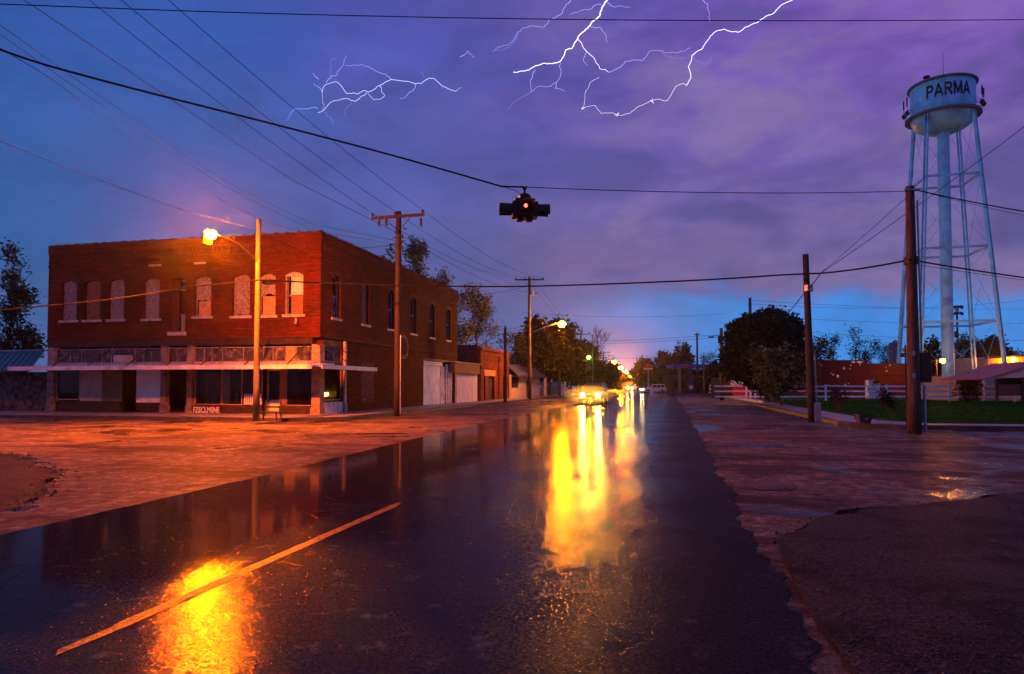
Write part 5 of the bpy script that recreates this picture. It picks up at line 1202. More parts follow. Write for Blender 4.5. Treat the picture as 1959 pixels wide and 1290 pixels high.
# white cooler by the hall
p = at_d(1669.5,752,78); s = 78/F
t = thing('cooling_unit', 'white box unit with a dark vent standing behind the fence before the red hall', 'cooling unit', (p.x,p.y,0))
zt1, zt2 = zat(727.5,p), zat(734,p)
b = MB(); c = at_d(1664.3,752,78); b.box((c.x,c.y,zt1/2),(11*s,.8,zt1),YAW); c = at_d(1675.4,752,78); b.box((c.x,c.y,zt2/2),(11*s,.8,zt2),YAW); b.build('body', M['white'], t)
c = at_d(1674.5,731,77.5); b = MB(); b.box((c.x,c.y,zat(731,c)),(8*s,.7,5*s),YAW); b.build('vent', M['trim'], t)
c = at_d(1661.7,744,77.5); b = MB(); b.box((c.x,c.y,zat(744,c)),(2*s,.1,5*s),YAW); b.build('label_plate', M['greywood'], t)
# grain bins
for k,(u,w_,v) in enumerate(((1705.5,9,660),(1714,11,655),(1721,8,660))):
    p = at_d(u,740,118+k); b = MB(); r = w_*118/F/2; z = zat(v,p)
    t = thing('silo', ('grey silo with the dark flank at the left of its cluster','tallest grey silo in the middle of its cluster','grey silo at the right of its cluster')[k]+' beyond the red hall', 'silo', (p.x,p.y,0), 'silo cluster')
    b.lathe((p.x,p.y,0), [(r,0),(r,z),(r*.5,z+.3),(.01,z+.4)], 18); b.build('shell', M['silo'], t, smooth=False)
    b = MB(); 
    for i in range(6): b.lathe((p.x,p.y,z*(i+1)/7), [(r,0),(r+.03,.03),(r+.03,.09),(r,.12)], 18)
    b.build('hoop_bands', M['steel'], t)
# house with the red metal roof
HD = 66
t = thing('house', 'low house with a red metal roof and tan wall right of the water tower', 'house', at_d(1860,752,HD)[:2]+(0,))
a = at_d(1832,720,HD); c = at_d(1884.5,720,HD); rg = at_d(1906,695,HD+5); rg2 = at_d(2030,686,HD+5); c2 = at_d(2010,722,HD-1)
b = MB(); obox(b, at_d(1833,720,HD), at_d(1884,720,HD), 0, zat(719.5,a), 8); b.build('wall', M['peach'], t)
def slabp(b, P, th): P = [Vector(p) for p in P]; n = len(P); b.add(P+[p-Vector((0,0,th)) for p in P], [tuple(range(n)), tuple(range(2*n-1,n-1,-1))]+[(i,(i+1) % n,n+(i+1) % n,n+i) for i in range(n)])
b = MB(); slabp(b, [at_d(1830.5,720.5,HD-.4), at_d(1887,719.5,HD-.4), at_d(1990,694,HD+1), at_d(2050,690,HD+5), at_d(1905,697,HD+5)], .12); b.build('roof', M['pinkroof'], t)
b = MB(); obox(b, at_d(1885.5,722,HD-.8), at_d(1960,722,HD-.8), 0, at_d(1886,726,HD-.8).z, 3, .1); b.build('wall', M['siding'], t)
# gabled open shelter with board panel
GD = 58
t = thing('shelter', 'open shelter with a white sided gable over a brown board panel at the right edge', 'shelter', at_d(1930,770,GD)[:2]+(0,))
b = MB(); e0 = at_d(1887,724,GD); e1 = at_d(1906,724,GD); ap = at_d(1995,693,GD); e2 = at_d(2100,722,GD)
gab = [at_d(1888,725.5,GD), at_d(1905,726,GD), at_d(1906,724,GD), at_d(2090,718,GD), at_d(1995,695,GD)]
n = len(gab); b.add(gab+[q+F0*.1 for q in gab], [tuple(range(n)), tuple(range(2*n-1,n-1,-1))]+[(i,(i+1) % n,n+(i+1) % n,n+i) for i in range(n)]); b.build('gable', M['siding'], t)
b = MB()
A = at_d(1885,724.5,GD-.4); B = at_d(1996,691,GD-.4); C_ = at_d(2105,717,GD-.4)
slabp(b, [A, B, B+F0*6, A+F0*6], .1); slabp(b, [B, C_, C_+F0*6, B+F0*6], .1); b.build('roof', M['pinkroof'], t)
for u in (1907.5, 1957, 2010): p = at_d(u,770,GD+.3); b = MB(); b.box((p.x,p.y,zat(722,p)/2),(.18,.18,zat(722,p)),YAW); b.build('post', M['darkwood'], t)
za, zb = at_d(1930,757,GD+.4).z, at_d(1930,737,GD+.4).z; k = 6
for i in range(k):
    a = at_d(1909,740,GD+.45); c = at_d(2010,740,GD+.45); z0 = za+(zb-za)*i/k; b = MB(); obox(b, a, c, z0+.01, za+(zb-za)*(i+1)/k-.005, .06, .01*(i % 2)); b.build('plank', M['brownwood'], t)
b = MB(); obox(b, at_d(1909,730,GD+.5), at_d(2010,730,GD+.5), zb+.02, at_d(1930,723,GD+.5).z, .08); b.build('upper_panel', M['black'], t)
# building behind with the lit wall lamp
t = thing('shed', 'long wooden shed lit orange by its wall lamp behind the red roofed house', 'shed', at_d(1940,740,92)[:2]+(0,))
b = MB(); obox(b, at_d(1891,700,92), at_d(2060,700,92), 0, at_d(1900,683,92).z, 7); b.build('wall', M['peach'], t)
b = MB(); slabp(b, [at_d(1884,684,91.2), at_d(2070,674,91.2), at_d(2070,672,99), at_d(1890,682,99)], .2); b.build('roof', M['darkwood'], t)
q = at_d(1938,687.5,91.2); lamp_head(t, q, (0,-1,0), 'walllamp', .30, 'wall_lamp')
# tower lamp pole
p = at_d(1800,745,80); p.z = 0; q = at_d(1803,690,79.4)
t = thing('street_lamp', 'orange lamp on a short pole before the water tower', 'street lamp', (p.x,p.y,0)); pole_shaft(t, (p.x-.4,p.y,0), q.z+.2, .09,.07, M['poled'])
b = MB(); b.tube([(p.x-.4,p.y,q.z+.1),(q.x,q.y,q.z+.2)],.03,6); b.build('lamp_arm', M['steel'], t); lamp_head(t, q, (0,-1,0), 'walllamp', .27)
q = at_d(1862,687,98); t = thing('street_lamp', 'tiny red orange lamp beyond the right rear tower leg', 'street lamp', (q.x+.3,q.y,0)); pole_shaft(t, (q.x+.3,q.y,0), q.z+.3,.07,.06,M['poled']); lamp_head(t, q, (0,-1,0), 'smalllamp', .15)
# siren
p = at_d(1834,745,104); p.z = 0
t = thing('warning_siren', 'dark siren with two tiers of horns on a pole beside the tower', 'siren', (p.x,p.y,0)); pole_shaft(t, p, zat(590,p), .17,.13, M['poled'])
for v in (587,599.5):
    z = zat(v,p); b = MB(); b.lathe((p.x,p.y,z-.15), [(.01,0),(.75,.02),(.8,.12),(.55,.28),(.01,.34)], 12); 
    for i in range(4): a = i*pi/2+.3; c = Vector((p.x,p.y,z)); d = Vector((cos(a),sin(a),-.1)); b.cyl(c+d*.35,c+d*.92,.12,.24,10)
    b.build('horn_tier', M['trim'], t)
b = MB(); b.cyl((p.x,p.y,zat(598,p)),(p.x,p.y,zat(588,p)),.25,.25,10); b.build('core', M['steel'], t)
b = MB(); z = zat(640,p); b.box((p.x-.2,p.y-.1,z),(.5,.4,.9)); b.build('control_box', M['trim'], t)

# water tower
TD = 88.0; TC = at_d(1814, 700, TD); TC.z = 0
nv = (-TC).normalized(); nv.z = 0; nv.normalize(); rv_ = Vector((-nv.y, nv.x, 0))
if rv_.dot(R_) < 0: rv_ = -rv_
RT = 3.66; zt = zat(166, TC); zb = zat(226, TC); zbot = zat(257, TC)
t = thing('water_tower', 'pale blue legged water tower lettered PARMA against the violet sky', 'water tower', (TC.x,TC.y,0))
b = MB(); b.lathe((TC.x,TC.y,0), [(RT,zb),(RT,zt)], 64); tank = b.build('tank', M['tower'], t, smooth=True, fix=False)
b = MB(); h = zb-zbot; b.lathe((TC.x,TC.y,0), [(RT*cos(a),zb-h*sin(a)) for a in [pi/2*i/10 for i in range(11)]], 48); b.build('tank_bowl', M['tower'], t, smooth=True)
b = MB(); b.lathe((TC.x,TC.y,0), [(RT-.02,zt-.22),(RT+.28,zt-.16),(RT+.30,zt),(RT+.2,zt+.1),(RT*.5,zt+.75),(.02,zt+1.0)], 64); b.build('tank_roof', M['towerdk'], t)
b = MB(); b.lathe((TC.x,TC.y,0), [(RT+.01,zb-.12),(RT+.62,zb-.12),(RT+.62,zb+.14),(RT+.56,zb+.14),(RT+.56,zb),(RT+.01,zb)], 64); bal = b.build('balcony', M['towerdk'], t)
b = MB(); zr = zb+1.15
b.lathe((TC.x,TC.y,0), [(RT+.56,zr-.03),(RT+.60,zr-.03),(RT+.60,zr+.03),(RT+.56,zr+.03),(RT+.56,zr-.03)], 64); b.lathe((TC.x,TC.y,0), [(RT+.57,zb+.6),(RT+.59,zb+.6),(RT+.59,zb+.63),(RT+.57,zb+.63),(RT+.57,zb+.6)], 64)
for i in range(24): a = 2*pi*i/24; b.cyl((TC.x+(RT+.58)*cos(a),TC.y+(RT+.58)*sin(a),zb),(TC.x+(RT+.58)*cos(a),TC.y+(RT+.58)*sin(a),zr),.02,.02,5)
b.build('railing', M['tower'], bal)
def arcp(cx, cy, rx, ry, a0, a1, n=9): return [(cx+rx*cos(RAD(a0+(a1-a0)*i/n)), cy+ry*sin(RAD(a0+(a1-a0)*i/n))) for i in range(n+1)]
GL = {'P': [[(.13,0),(.13,1)], [(.13,.93),(.5,.93)]+arcp(.5,.70,.26,.23,90,-90)+[(.13,.47)]],
      'A': [[(.05,0),(.45,1)], [(.85,0),(.45,1)], [(.2,.30),(.7,.30)]],
      'R': [[(.13,0),(.13,1)], [(.13,.93),(.5,.93)]+arcp(.5,.71,.26,.22,90,-90)+[(.13,.49)], [(.45,.49),(.80,0)]],
      'M': [[(.10,0),(.10,1)], [(.10,1),(.5,.10)], [(.5,.10),(.9,1)], [(.9,0),(.9,1)]]}
def ribbon(pts, w):
    out = []
    for a, c in zip(pts, pts[1:]):
        a, c = Vector(a), Vector(c); d = (c-a).normalized(); nn = Vector((-d.y,d.x))*w/2; k = 3
        for i in range(k):
            p, q = a.lerp(c,i/k), a.lerp(c,(i+1)/k); e = d*w*.12
            out.append([p-nn-e, q-nn+e, q+nn+e, p+nn-e])
    return out
zm = zb+(zt-zb)*.60; lh = 1.55; wid = [.82,.92,.88,1.02,.92]; tot = sum(wid)+.12*4; x0 = -tot/2; ka = RAD(80)*RT/(tot*lh)
for ch, w_ in zip('PARMA', wid):
    b = MB()
    for kk, pl in enumerate(GL[ch]):
        for qd in ribbon(pl, .17):
            vs = []
            for dr in (.06+.004*kk, .012):
                for q in qd:
                    th = (x0+q.x)*lh*ka/RT+RAD(12); vs.append(Vector((TC.x,TC.y,0))+nv*((RT+dr)*cos(th))+rv_*((RT+dr)*sin(th))+Vector((0,0,zm+(q.y-.5)*lh)))
            b.add(vs, [(0,1,2,3),(7,6,5,4),(0,4,5,1),(1,5,6,2),(2,6,7,3),(3,7,4,0)])
    b.build('letter', M['letter'], tank); x0 += w_+.12
b = MB()
for f_ in (.34,.98): z_ = zb+(zt-zb)*f_; b.lathe((TC.x,TC.y,0), [(RT+.003,z_-.05),(RT+.022,z_-.04),(RT+.022,z_+.04),(RT+.003,z_+.05)], 64)
b.build('plate_seams', M['tower'], tank)
b = MB(); b.lathe((TC.x,TC.y,0), [(.70,0),(.70,zbot+.4)], 24); b.build('riser_pipe', M['tower'], t, smooth=True)
def around(deg, r, z): a = RAD(deg); return Vector((TC.x,TC.y,0))+nv*(r*cos(a))+rv_*(r*sin(a))+Vector((0,0,z))
def rleg(z): return RT+.02+(6.75-RT)*(1-z/(zb+.0))
zs3 = (zat(347,TC), zat(483,TC), zat(620,TC)); degs = (-62,28,118,208)
degs = (-27,63,153,243)
for dg in degs:
    b = MB(); p0, p1 = around(dg, rleg(0), 0), around(dg, rleg(zb+.3), zb+.3); ax = (p1-p0).normalized(); rad = around(dg,1,0)-Vector((TC.x,TC.y,0)); tan = ax.cross(rad).normalized()
    for s in (-1,1): b.bar(p0+tan*.21*s, p1+tan*.17*s, .09, .34)
    lg = b.build('leg', M['tower'], t); b = MB()
    nl = 46
    for i in range(nl):
        q = p0.lerp(p1,(i+.5)/nl); s = 1 if i % 2 else -1; q2 = p0.lerp(p1,(i+1.5)/nl)
        b.bar(q-rad*.17+tan*.17*s-tan*0, q2-rad*.17-tan*.17*s, .03, .05)
    o = b.build('lacing_bars', M['tower'], lg); o['kind'] = 'stuff'
for i in range(4):
    d0, d1 = degs[i], degs[(i+1) % 4]
    for z in zs3: b = MB(); b.bar(around(d0,rleg(z)-.1,z), around(d1,rleg(z)-.1,z), .16, .28); b.build('strut', M['tower'], t)
    zz_ = (0.3,)+tuple(sorted(zs3))+(zb-.3,)
    for za, zb_ in zip(zz_, zz_[1:]):
        b = MB(); b.cyl(around(d0,rleg(za),za), around(d1,rleg(zb_),zb_), .022, .022, 5, False); b.cyl(around(d1,rleg(za),za), around(d0,rleg(zb_),zb_), .022, .022, 5, False); b.build('tie_rods', M['tower'], t)
for dg, dz in ((-78,0),(-62,.2),(72,.1),(84,0)):
    c = around(dg, RT+.75, zb+.2); b = MB(); b.cyl(c, c+Vector((0,0,2.6+dz)), .035,.03,6); b.box(c+Vector((0,0,2.0)),(.14,.14,1.1)); b.cyl(c+Vector((0,0,.5))-nv*.1,c+Vector((0,0,.5))+nv*.25,.28,.28,10); b.bar(c+Vector((0,0,.9)),around(dg,RT,zb+1.1),.04); b.build('antenna', M['trim'], t)
b = MB(); c = around(10,1.0,zt+.8); b.cyl(c, c+Vector((0,0,3.2)), .03,.02,5); b.build('antenna', M['trim'], t)
b = MB(); c = around(-40,2.6,zt+.45); b.cyl(c, c+Vector((0,0,.35)), .14,.14,10); b.cyl(c+Vector((0,0,.35)), c+Vector((0,0,.55)), .42,.36,12); b.build('roof_vent', M['trim'], t)
b = MB()
for s in (-.2,.2): c = around(3,RT+.14,0); b.cyl(c+rv_*s+Vector((0,0,zb)), c+rv_*s+Vector((0,0,zt)), .018,.018,5)
for i in range(14): z = zb+.3*i; c = around(3,RT+.14,z); b.cyl(c-rv_*.2,c+rv_*.2,.012,.012,4)
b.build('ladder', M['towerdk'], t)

# blue canopy, shed, boards, far red sign
CD = 132
a = at_d(1288,700,CD); c = at_d(1366,700,CD)
t = thing('canopy', 'blue edged filling station canopy among dark trees', 'canopy', at_d(1327,745,CD)[:2]+(0,))
b = MB(); obox(b, a, c, at_d(1300,703.5,CD).z, at_d(1300,697,CD).z, 6); b.build('canopy_roof', M['blue'], t)
for u in (1300,1322,1356): p = at_d(u,745,CD+3); b = MB(); b.box((p.x,p.y,at_d(u,704,CD).z/2),(.5,.4,at_d(u,704,CD).z-.02),YAW); b.build('column', M['blue'] if u == 1322 else M['greywood'], t)
b = MB(); p = at_d(1322,741,CD+2.5); b.cyl(p-F0*.1, p, .42,.42,14); b.build('round_sign', M['white'], t)
t = thing('store_building', 'dark store front under the blue canopy', 'building', at_d(1330,745,140)[:2]+(0,))
b = MB(); obox(b, at_d(1282,725,141), at_d(1372,725,141), 0, 3.6, 8); b.build('wall', M['brownwood'], t)
for u_ in (1290,1330): b = MB(); obox(b, at_d(u_,725,140.8), at_d(u_+20,725,140.8), .9, 2.5, .15); b.build('window', M['carglass'], t)
SDp = 118
p = at_d(1240.5,745,140); t = thing('pole_sign', 'far red sign with two stacked panels on a pole above the white car', 'sign', (p.x,p.y,0))
b = MB(); b.cyl((p.x,p.y,0),(p.x,p.y,at_d(1240,700,140).z),.16,.14,8); b.build('post', M['steel'], t)
s = 140/F
for (v0,v1,hw,m) in ((697,700.5,5,'signred'),(700.7,704,8,'signred'),(704.4,707.5,8,'signwhite')):
    c = at_d(1240.5,(v0+v1)/2,139.7); b = MB(); b.box((c.x,c.y,c.z),(hw*2*s,.2,(v1-v0)*s),YAW); b.build('sign_panel', M[m], t)
# red shed with grey roof beside the bush, boards and little white posts
RS = 92
t = thing('shed', 'small red shed with a pale grey gable roof left of the round evergreen', 'shed', at_d(1414,755,RS)[:2]+(0,))
b = MB(); obox(b, at_d(1404,745,RS), at_d(1440,745,RS), 0, at_d(1410,734.5,RS).z, 6); b.build('wall', M['signred'], t)
b = MB(); obox(b, at_d(1381,745,RS+1), at_d(1403.9,745,RS+1), 0, at_d(1390,722,RS).z, 5); b.build('wall', M['darkwood'], t)
b = MB(); slabp(b, [at_d(1398,735,RS-.5), at_d(1440,734,RS-.5), at_d(1440,718,RS+4), at_d(1400,716,RS+4)], .15); b.build('roof', M['siding'], t)
b = MB(); obox(b, at_d(1394,712,RS+3), at_d(1416,712,RS+3), at_d(1400,717,RS).z, at_d(1400,706,RS).z, 3); b.build('dormer', M['greywood'], t)
for k,(u0,u1) in enumerate(((1357.5,1370),(1371.5,1378.5))):
    a = at_d(u0,740,98-k); c = at_d(u1,740,98-k); z0, z1 = at_d(u0,752 if k == 0 else 755,98).z, at_d(u0,736.5,98).z
    t = thing('display_board', ('wide white lattice board by the thin pale pole','narrow white lattice board by the lamp arm pole')[k], 'board', ((a.x+c.x)/2,a.y,0)); z0 = max(z0,.12)
    b = MB(); obox(b, a, c, z0, z1, .08); fr = b.build('board', M['white'], t)
    b = MB()
    for i in range(3):
        for j in range(2):
            pa = a.lerp(c,(i+.15)/3); pb_ = a.lerp(c,(i+.8)/3); obox(b, pa, pb_, z0+(z1-z0)*(.1+.45*j), z0+(z1-z0)*(.42+.45*j), .02, -.02)
    b.build('dark_openings', M['greensign'], fr)
for k,(u,vb,vt) in enumerate(((1428,765,741),(1436,764,748),(1445,765,752))):
    p = at_d(u,765,78); t = MB(); t.box((p.x,p.y,zat(vt,p)/2+.05),(.16,.16,zat(vt,p)-.1)); 
    o = t.build('white_post', M['fence'], None); tag(o, ('tallest white post lit orange at the left foot of the round evergreen','middle white post at the left foot of the round evergreen','shortest white post at the left foot of the round evergreen')[k], 'post', 'white posts by the evergreen')
# stone planter on the right pavement
p = at_z(1652,811,.13); s = p.dot(F0)/F
t = thing('planter', 'weathered carved stone planter on the pavement at the lawn edge', 'planter', (p.x,p.y,.13))
w_ = 29*s; h = 18*s; M3 = Matrix.Rotation(YAW,3,'Z'); 
b = MB(); vs = []
pr = [(.36,0),(.38,.10),(.33,.14),(.40,.5),(.47,.86),(.5,.9),(.5,1.0),(.42,1.0),(.40,.85)]
for f, z in pr:
    for sx_, sy_ in ((-1,-1),(0,-1.08),(1,-1),(1.06,0),(1,1),(0,1.05),(-1,1),(-1.06,0)): vs.append(Vector((p.x,p.y,.13))+M3@Vector((sx_*f*w_, sy_*f*w_*.8, z*h)))
fs = [(k*8+i,k*8+(i+1) % 8,k*8+8+(i+1) % 8,k*8+8+i) for k in range(len(pr)-1) for i in range(8)]+[tuple(range(64,72))]
b.add(vs, fs); b.build('basin', M['stone'], t)
b = MB(); b.sphere(Vector((p.x,p.y,.13))+M3@Vector((.05,-.8*.42*w_,h*.52)), .09, 8, 6); b.build('carved_boss', M['stone'], t)
rr = random.Random(5); b = MB()
for i in range(60):
    a = rr.uniform(0,2*pi); q = Vector((p.x,p.y,.13+h))+M3@Vector((rr.uniform(-.35,.35)*w_,rr.uniform(-.28,.28)*w_,-.05)); d = Vector((cos(a)*.10,sin(a)*.10,rr.uniform(.08,.22))); w2 = Vector((-sin(a),cos(a),0))*.012
    b.add([q-w2,q+w2,q+d], [(0,1,2)])
b.build('dry_plants', M['leafd'], t, fix=False)
# stub post by the corner pole
p = at_d(1738.5,790,46); p.z = .1; b = MB(); b.cyl((p.x,p.y,.05),(p.x,p.y,zat(738,p)),.09,.08,10); b.cyl((p.x,p.y,zat(738,p)),(p.x,p.y,zat(736,p)),.1,.02,10)
tag(b.build('wooden_post', M['peach'], None), 'short wooden post in the lawn just left of the thick corner pole', 'post')

# ------------------------------------------------------------------ vehicles
def vehicle(name, label, loc, rz, paint, head, L=4.7, Wd=1.86, Hh=1.78, van=False, spots=None):
    t = thing(name, label, 'car', (0,0,0)); hw = Wd/2; f = L/2        # +x is forward
    def sect(x, w, z0, z1, bv): return [(x,-w,z0+bv),(x,-w+.0,z1-bv),(x,-w+bv,z1),(x,w-bv,z1),(x,w,z1-bv),(x,w,z0+bv),(x,w-bv,z0),(x,-w+bv,z0)]
    S = [(-f,hw*.90,.50,.98,.08),(-f+.08,hw*.97,.40,1.06,.08),(-f+.7,hw,.34,1.08,.09),(f-1.45,hw,.34,1.06,.09),(f-.9,hw*.99,.34,1.02,.1),(f-.3,hw*.96,.36,.95,.12),(f-.06,hw*.90,.40,.84,.1),(f,hw*.84,.48,.74,.06)]
    b = MB(); vs = []
    for q in S: vs += sect(*q)
    fs = [(k*8+i,k*8+(i+1) % 8,k*8+8+(i+1) % 8,k*8+8+i) for k in range(len(S)-1) for i in range(8)]+[tuple(range(8)),tuple(range(len(S)*8-1,len(S)*8-9,-1))]
    b.add(vs, fs); body = b.build('body', paint, t, smooth=False)
    xr, xf, tr, tf = -f+.12, f-1.35, -f+.38, f-2.15; w0, w1 = hw*.95, hw*.76; zb_, zt_ = 1.04, Hh
    b = MB(); b.add([(xr,-w0,zb_),(xf,-w0,zb_),(xf,w0,zb_),(xr,w0,zb_),(tr,-w1,zt_-.05),(tf,-w1,zt_-.05),(tf,w1,zt_-.05),(tr,w1,zt_-.05),(tr+.1,-w1+.1,zt_),(tf-.12,-w1+.1,zt_),(tf-.12,w1-.1,zt_),(tr+.1,w1-.1,zt_)],
      [(0,1,5,4),(1,2,6,5),(2,3,7,6),(3,0,4,7),(4,5,9,8),(5,6,10,9),(6,7,11,10),(7,4,8,11),(8,9,10,11)]); cab = b.build('cabin', paint, t)
    def quadp(P, q0, q1, r0, r1, off):     # panel inside bilinear face
        def bl(a, c): return P[0].lerp(P[1],a).lerp(P[3].lerp(P[2],a),c)
        nn = (P[1]-P[0]).cross(P[3]-P[0]).normalized(); cc = Vector((0,0,1.4))
        if nn.dot(bl(.5,.5)-Vector(((xr+xf)/2,0,1.4))) < 0: nn = -nn
        Q = [bl(q0,r0),bl(q1,r0),bl(q1,r1),bl(q0,r1)]; return [q+nn*off for q in Q]+[q-nn*.01 for q in Q]
    bf = [(0,1,2,3),(7,6,5,4),(0,4,5,1),(1,5,6,2),(2,6,7,3),(3,7,4,0)]
    V3 = lambda *a: Vector(a)
    b = MB(); b.add(quadp([V3(xf,-w0,zb_),V3(xf,w0,zb_),V3(tf,w1,zt_-.05),V3(tf,-w1,zt_-.05)],.06,.94,.08,.92,.012), bf); b.build('windscreen', M['carglass'], cab)
    b = MB(); b.add(quadp([V3(xr,w0,zb_),V3(xr,-w0,zb_),V3(tr,-w1,zt_-.05),V3(tr,w1,zt_-.05)],.08,.92,.1,.9,.012), bf); b.build('rear_window', M['carglass'], cab)
    for s in (-1,1):
        P = [V3(xr,s*w0,zb_),V3(xf,s*w0,zb_),V3(tf,s*w1,zt_-.05),V3(tr,s*w1,zt_-.05)]
        for a, c in ((.06,.30),(.34,.60),(.64,.93)): b = MB(); b.add(quadp(P,a,c,.08,.88,.012), bf); b.build('side_window', M['carglass'], cab)
        b = MB(); b.bevbox((xf-.12,s*(hw+.1),1.12),(.14,.2,.16),.03); b.build('mirror', paint, t)
        b = MB(); b.bar((tr+.15,s*(w1-.08),zt_+.05),(tf-.2,s*(w1-.08),zt_+.05),.035,.04); b.build('roof_rail', M['trim'], t)
        b = MB(); b.box((.35,s*(hw+.004),.72),(1.05,.012,.56)); b.box((-.85,s*(hw+.003),.72),(.95,.012,.56)); b.build('door', paint, t)
        b = MB(); b.bevbox((f-.10,s*hw*.66,.76),(.2,.36,.2),.05); hl = b.build('headlight', M['trim'], t)
        b = MB(); b.lathe((f+.012,s*hw*.68,.76), [(.001,.04),(.10,.03),(.165,0)], 14, Matrix(((0,0,1),(0,1,0),(-1,0,0)))); b.build('lens', M[head], hl)
        b = MB(); b.bevbox((-f+.03,s*hw*.78,.92),(.1,.2,.34),.03); b.build('tail_light', M['tail'], t)
        for x in (f-.88, -f+.95):
            c = Vector((x,s*(hw-.10),.35)); b = MB(); b.cyl(c-Vector((0,.115,0)),c+Vector((0,.115,0)),.35,.35,20); wt = b.build('wheel', M['tyre'], t)
            b = MB(); b.cyl(c+Vector((0,s*.10,0)),c+Vector((0,s*.122,0)),.21,.19,14); b.build('rim', M['rim'], wt)
            b = MB(); n = 12; vs = [(x+.43*cos(pi*i/n), s*(hw+.006), .33+.43*sin(pi*i/n)) for i in range(n+1)]+[(x+.36*cos(pi*i/n), s*(hw+.006), .33+.36*sin(pi*i/n)) for i in range(n+1)]
            vs += [(a,s*(hw-.03),c_) for a,_,c_ in vs]; m = n+1
            b.add(vs, [(i,i+1,m+i+1,m+i) for i in range(n)]+[(2*m+i,2*m+i+1,i+1,i) for i in range(n)]); b.build('wheel_arch', M['trim'], t)
    b = MB(); b.bevbox((f-.02,0,.47),(.16,Wd*.9,.2),.05); b.build('bumper', M['trim'], t)
    b = MB(); b.bevbox((-f+.02,0,.5),(.16,Wd*.9,.2),.05); b.build('bumper', M['trim'], t)
    gr = MB(); gr.box((f-.012,0,.77),(.06,hw*.85,.20)); gr = gr.build('grille', M['trim'], t)
    b = MB()
    for z in (.71,.77,.83): b.box((f+.02,0,z),(.015,hw*.83,.018))
    b.build('grille_bars', M['chrome'], gr)
    b = MB(); b.box((f+.065,0,.5),(.012,.32,.15)); b.build('number_plate', M['plate'], t)
    t.location = loc; t.rotation_euler = (0,0,rz); return t
p = at_d(1137,760,62); p = at_d(1137,760,58); vehicle('car', 'dark car with glaring headlights coming down the wet street', (p.x,p.y,.02), -pi/2+RAD(-2), M['suv_dark'], 'head')
p = at_d(1207,745,188); vehicle('car', 'far car seen only as one blaze of headlights at the street end', (p.x,p.y,.02), -pi/2+RAD(-4), M['suv_dark'], 'head', Hh=1.5)
p = at_d(1250,748,136); vehicle('car', 'white estate car turning across the far street with dipped lights', (p.x,p.y,.02), RAD(-158), M['suv_white'], 'head2')
p = at_d(1800,752,84); vehicle('car', 'silver car parked behind the white fence by the tower base', (p.x,p.y,.02), RAD(188), M['car_grey'], 'trim')

# mist volumes added before the cars to imitate headlight glare
def glare_mist(loc, dims, dens, label):
    b = MB(); b.sphere((0,0,0), 1, 24, 12); me = bpy.data.meshes.new('added_glare_mist'); me.from_pydata(b.v, [], b.f)
    m = bpy.data.materials.new('added_glare_mist'); m.use_nodes = True; nt = m.node_tree; nt.nodes.clear()
    out = nt.nodes.new('ShaderNodeOutputMaterial'); pv = nt.nodes.new('ShaderNodeVolumePrincipled'); pv.inputs['Density'].default_value = dens; pv.inputs['Color'].default_value = (.95,.95,.95,1); pv.inputs['Anisotropy'].default_value = .6
    nt.links.new(pv.outputs[0], out.inputs['Volume']); me.materials.append(m)
    o = bpy.data.objects.new('added_glare_mist', me); col.objects.link(o); o.location = loc; o.scale = dims; tag(o, label, 'glare_mist', kind='stuff')
p = at_d(1137,760,58); glare_mist((p.x,p.y-4.0,.85), (2.0,2.2,.75), .022, 'mist added for the headlight glare of the oncoming dark car')
p = at_d(1207,745,188); glare_mist((p.x,p.y-3.6,1.5), (2.6,4.0,1.2), .022, 'mist added for the headlight glare of the far car')

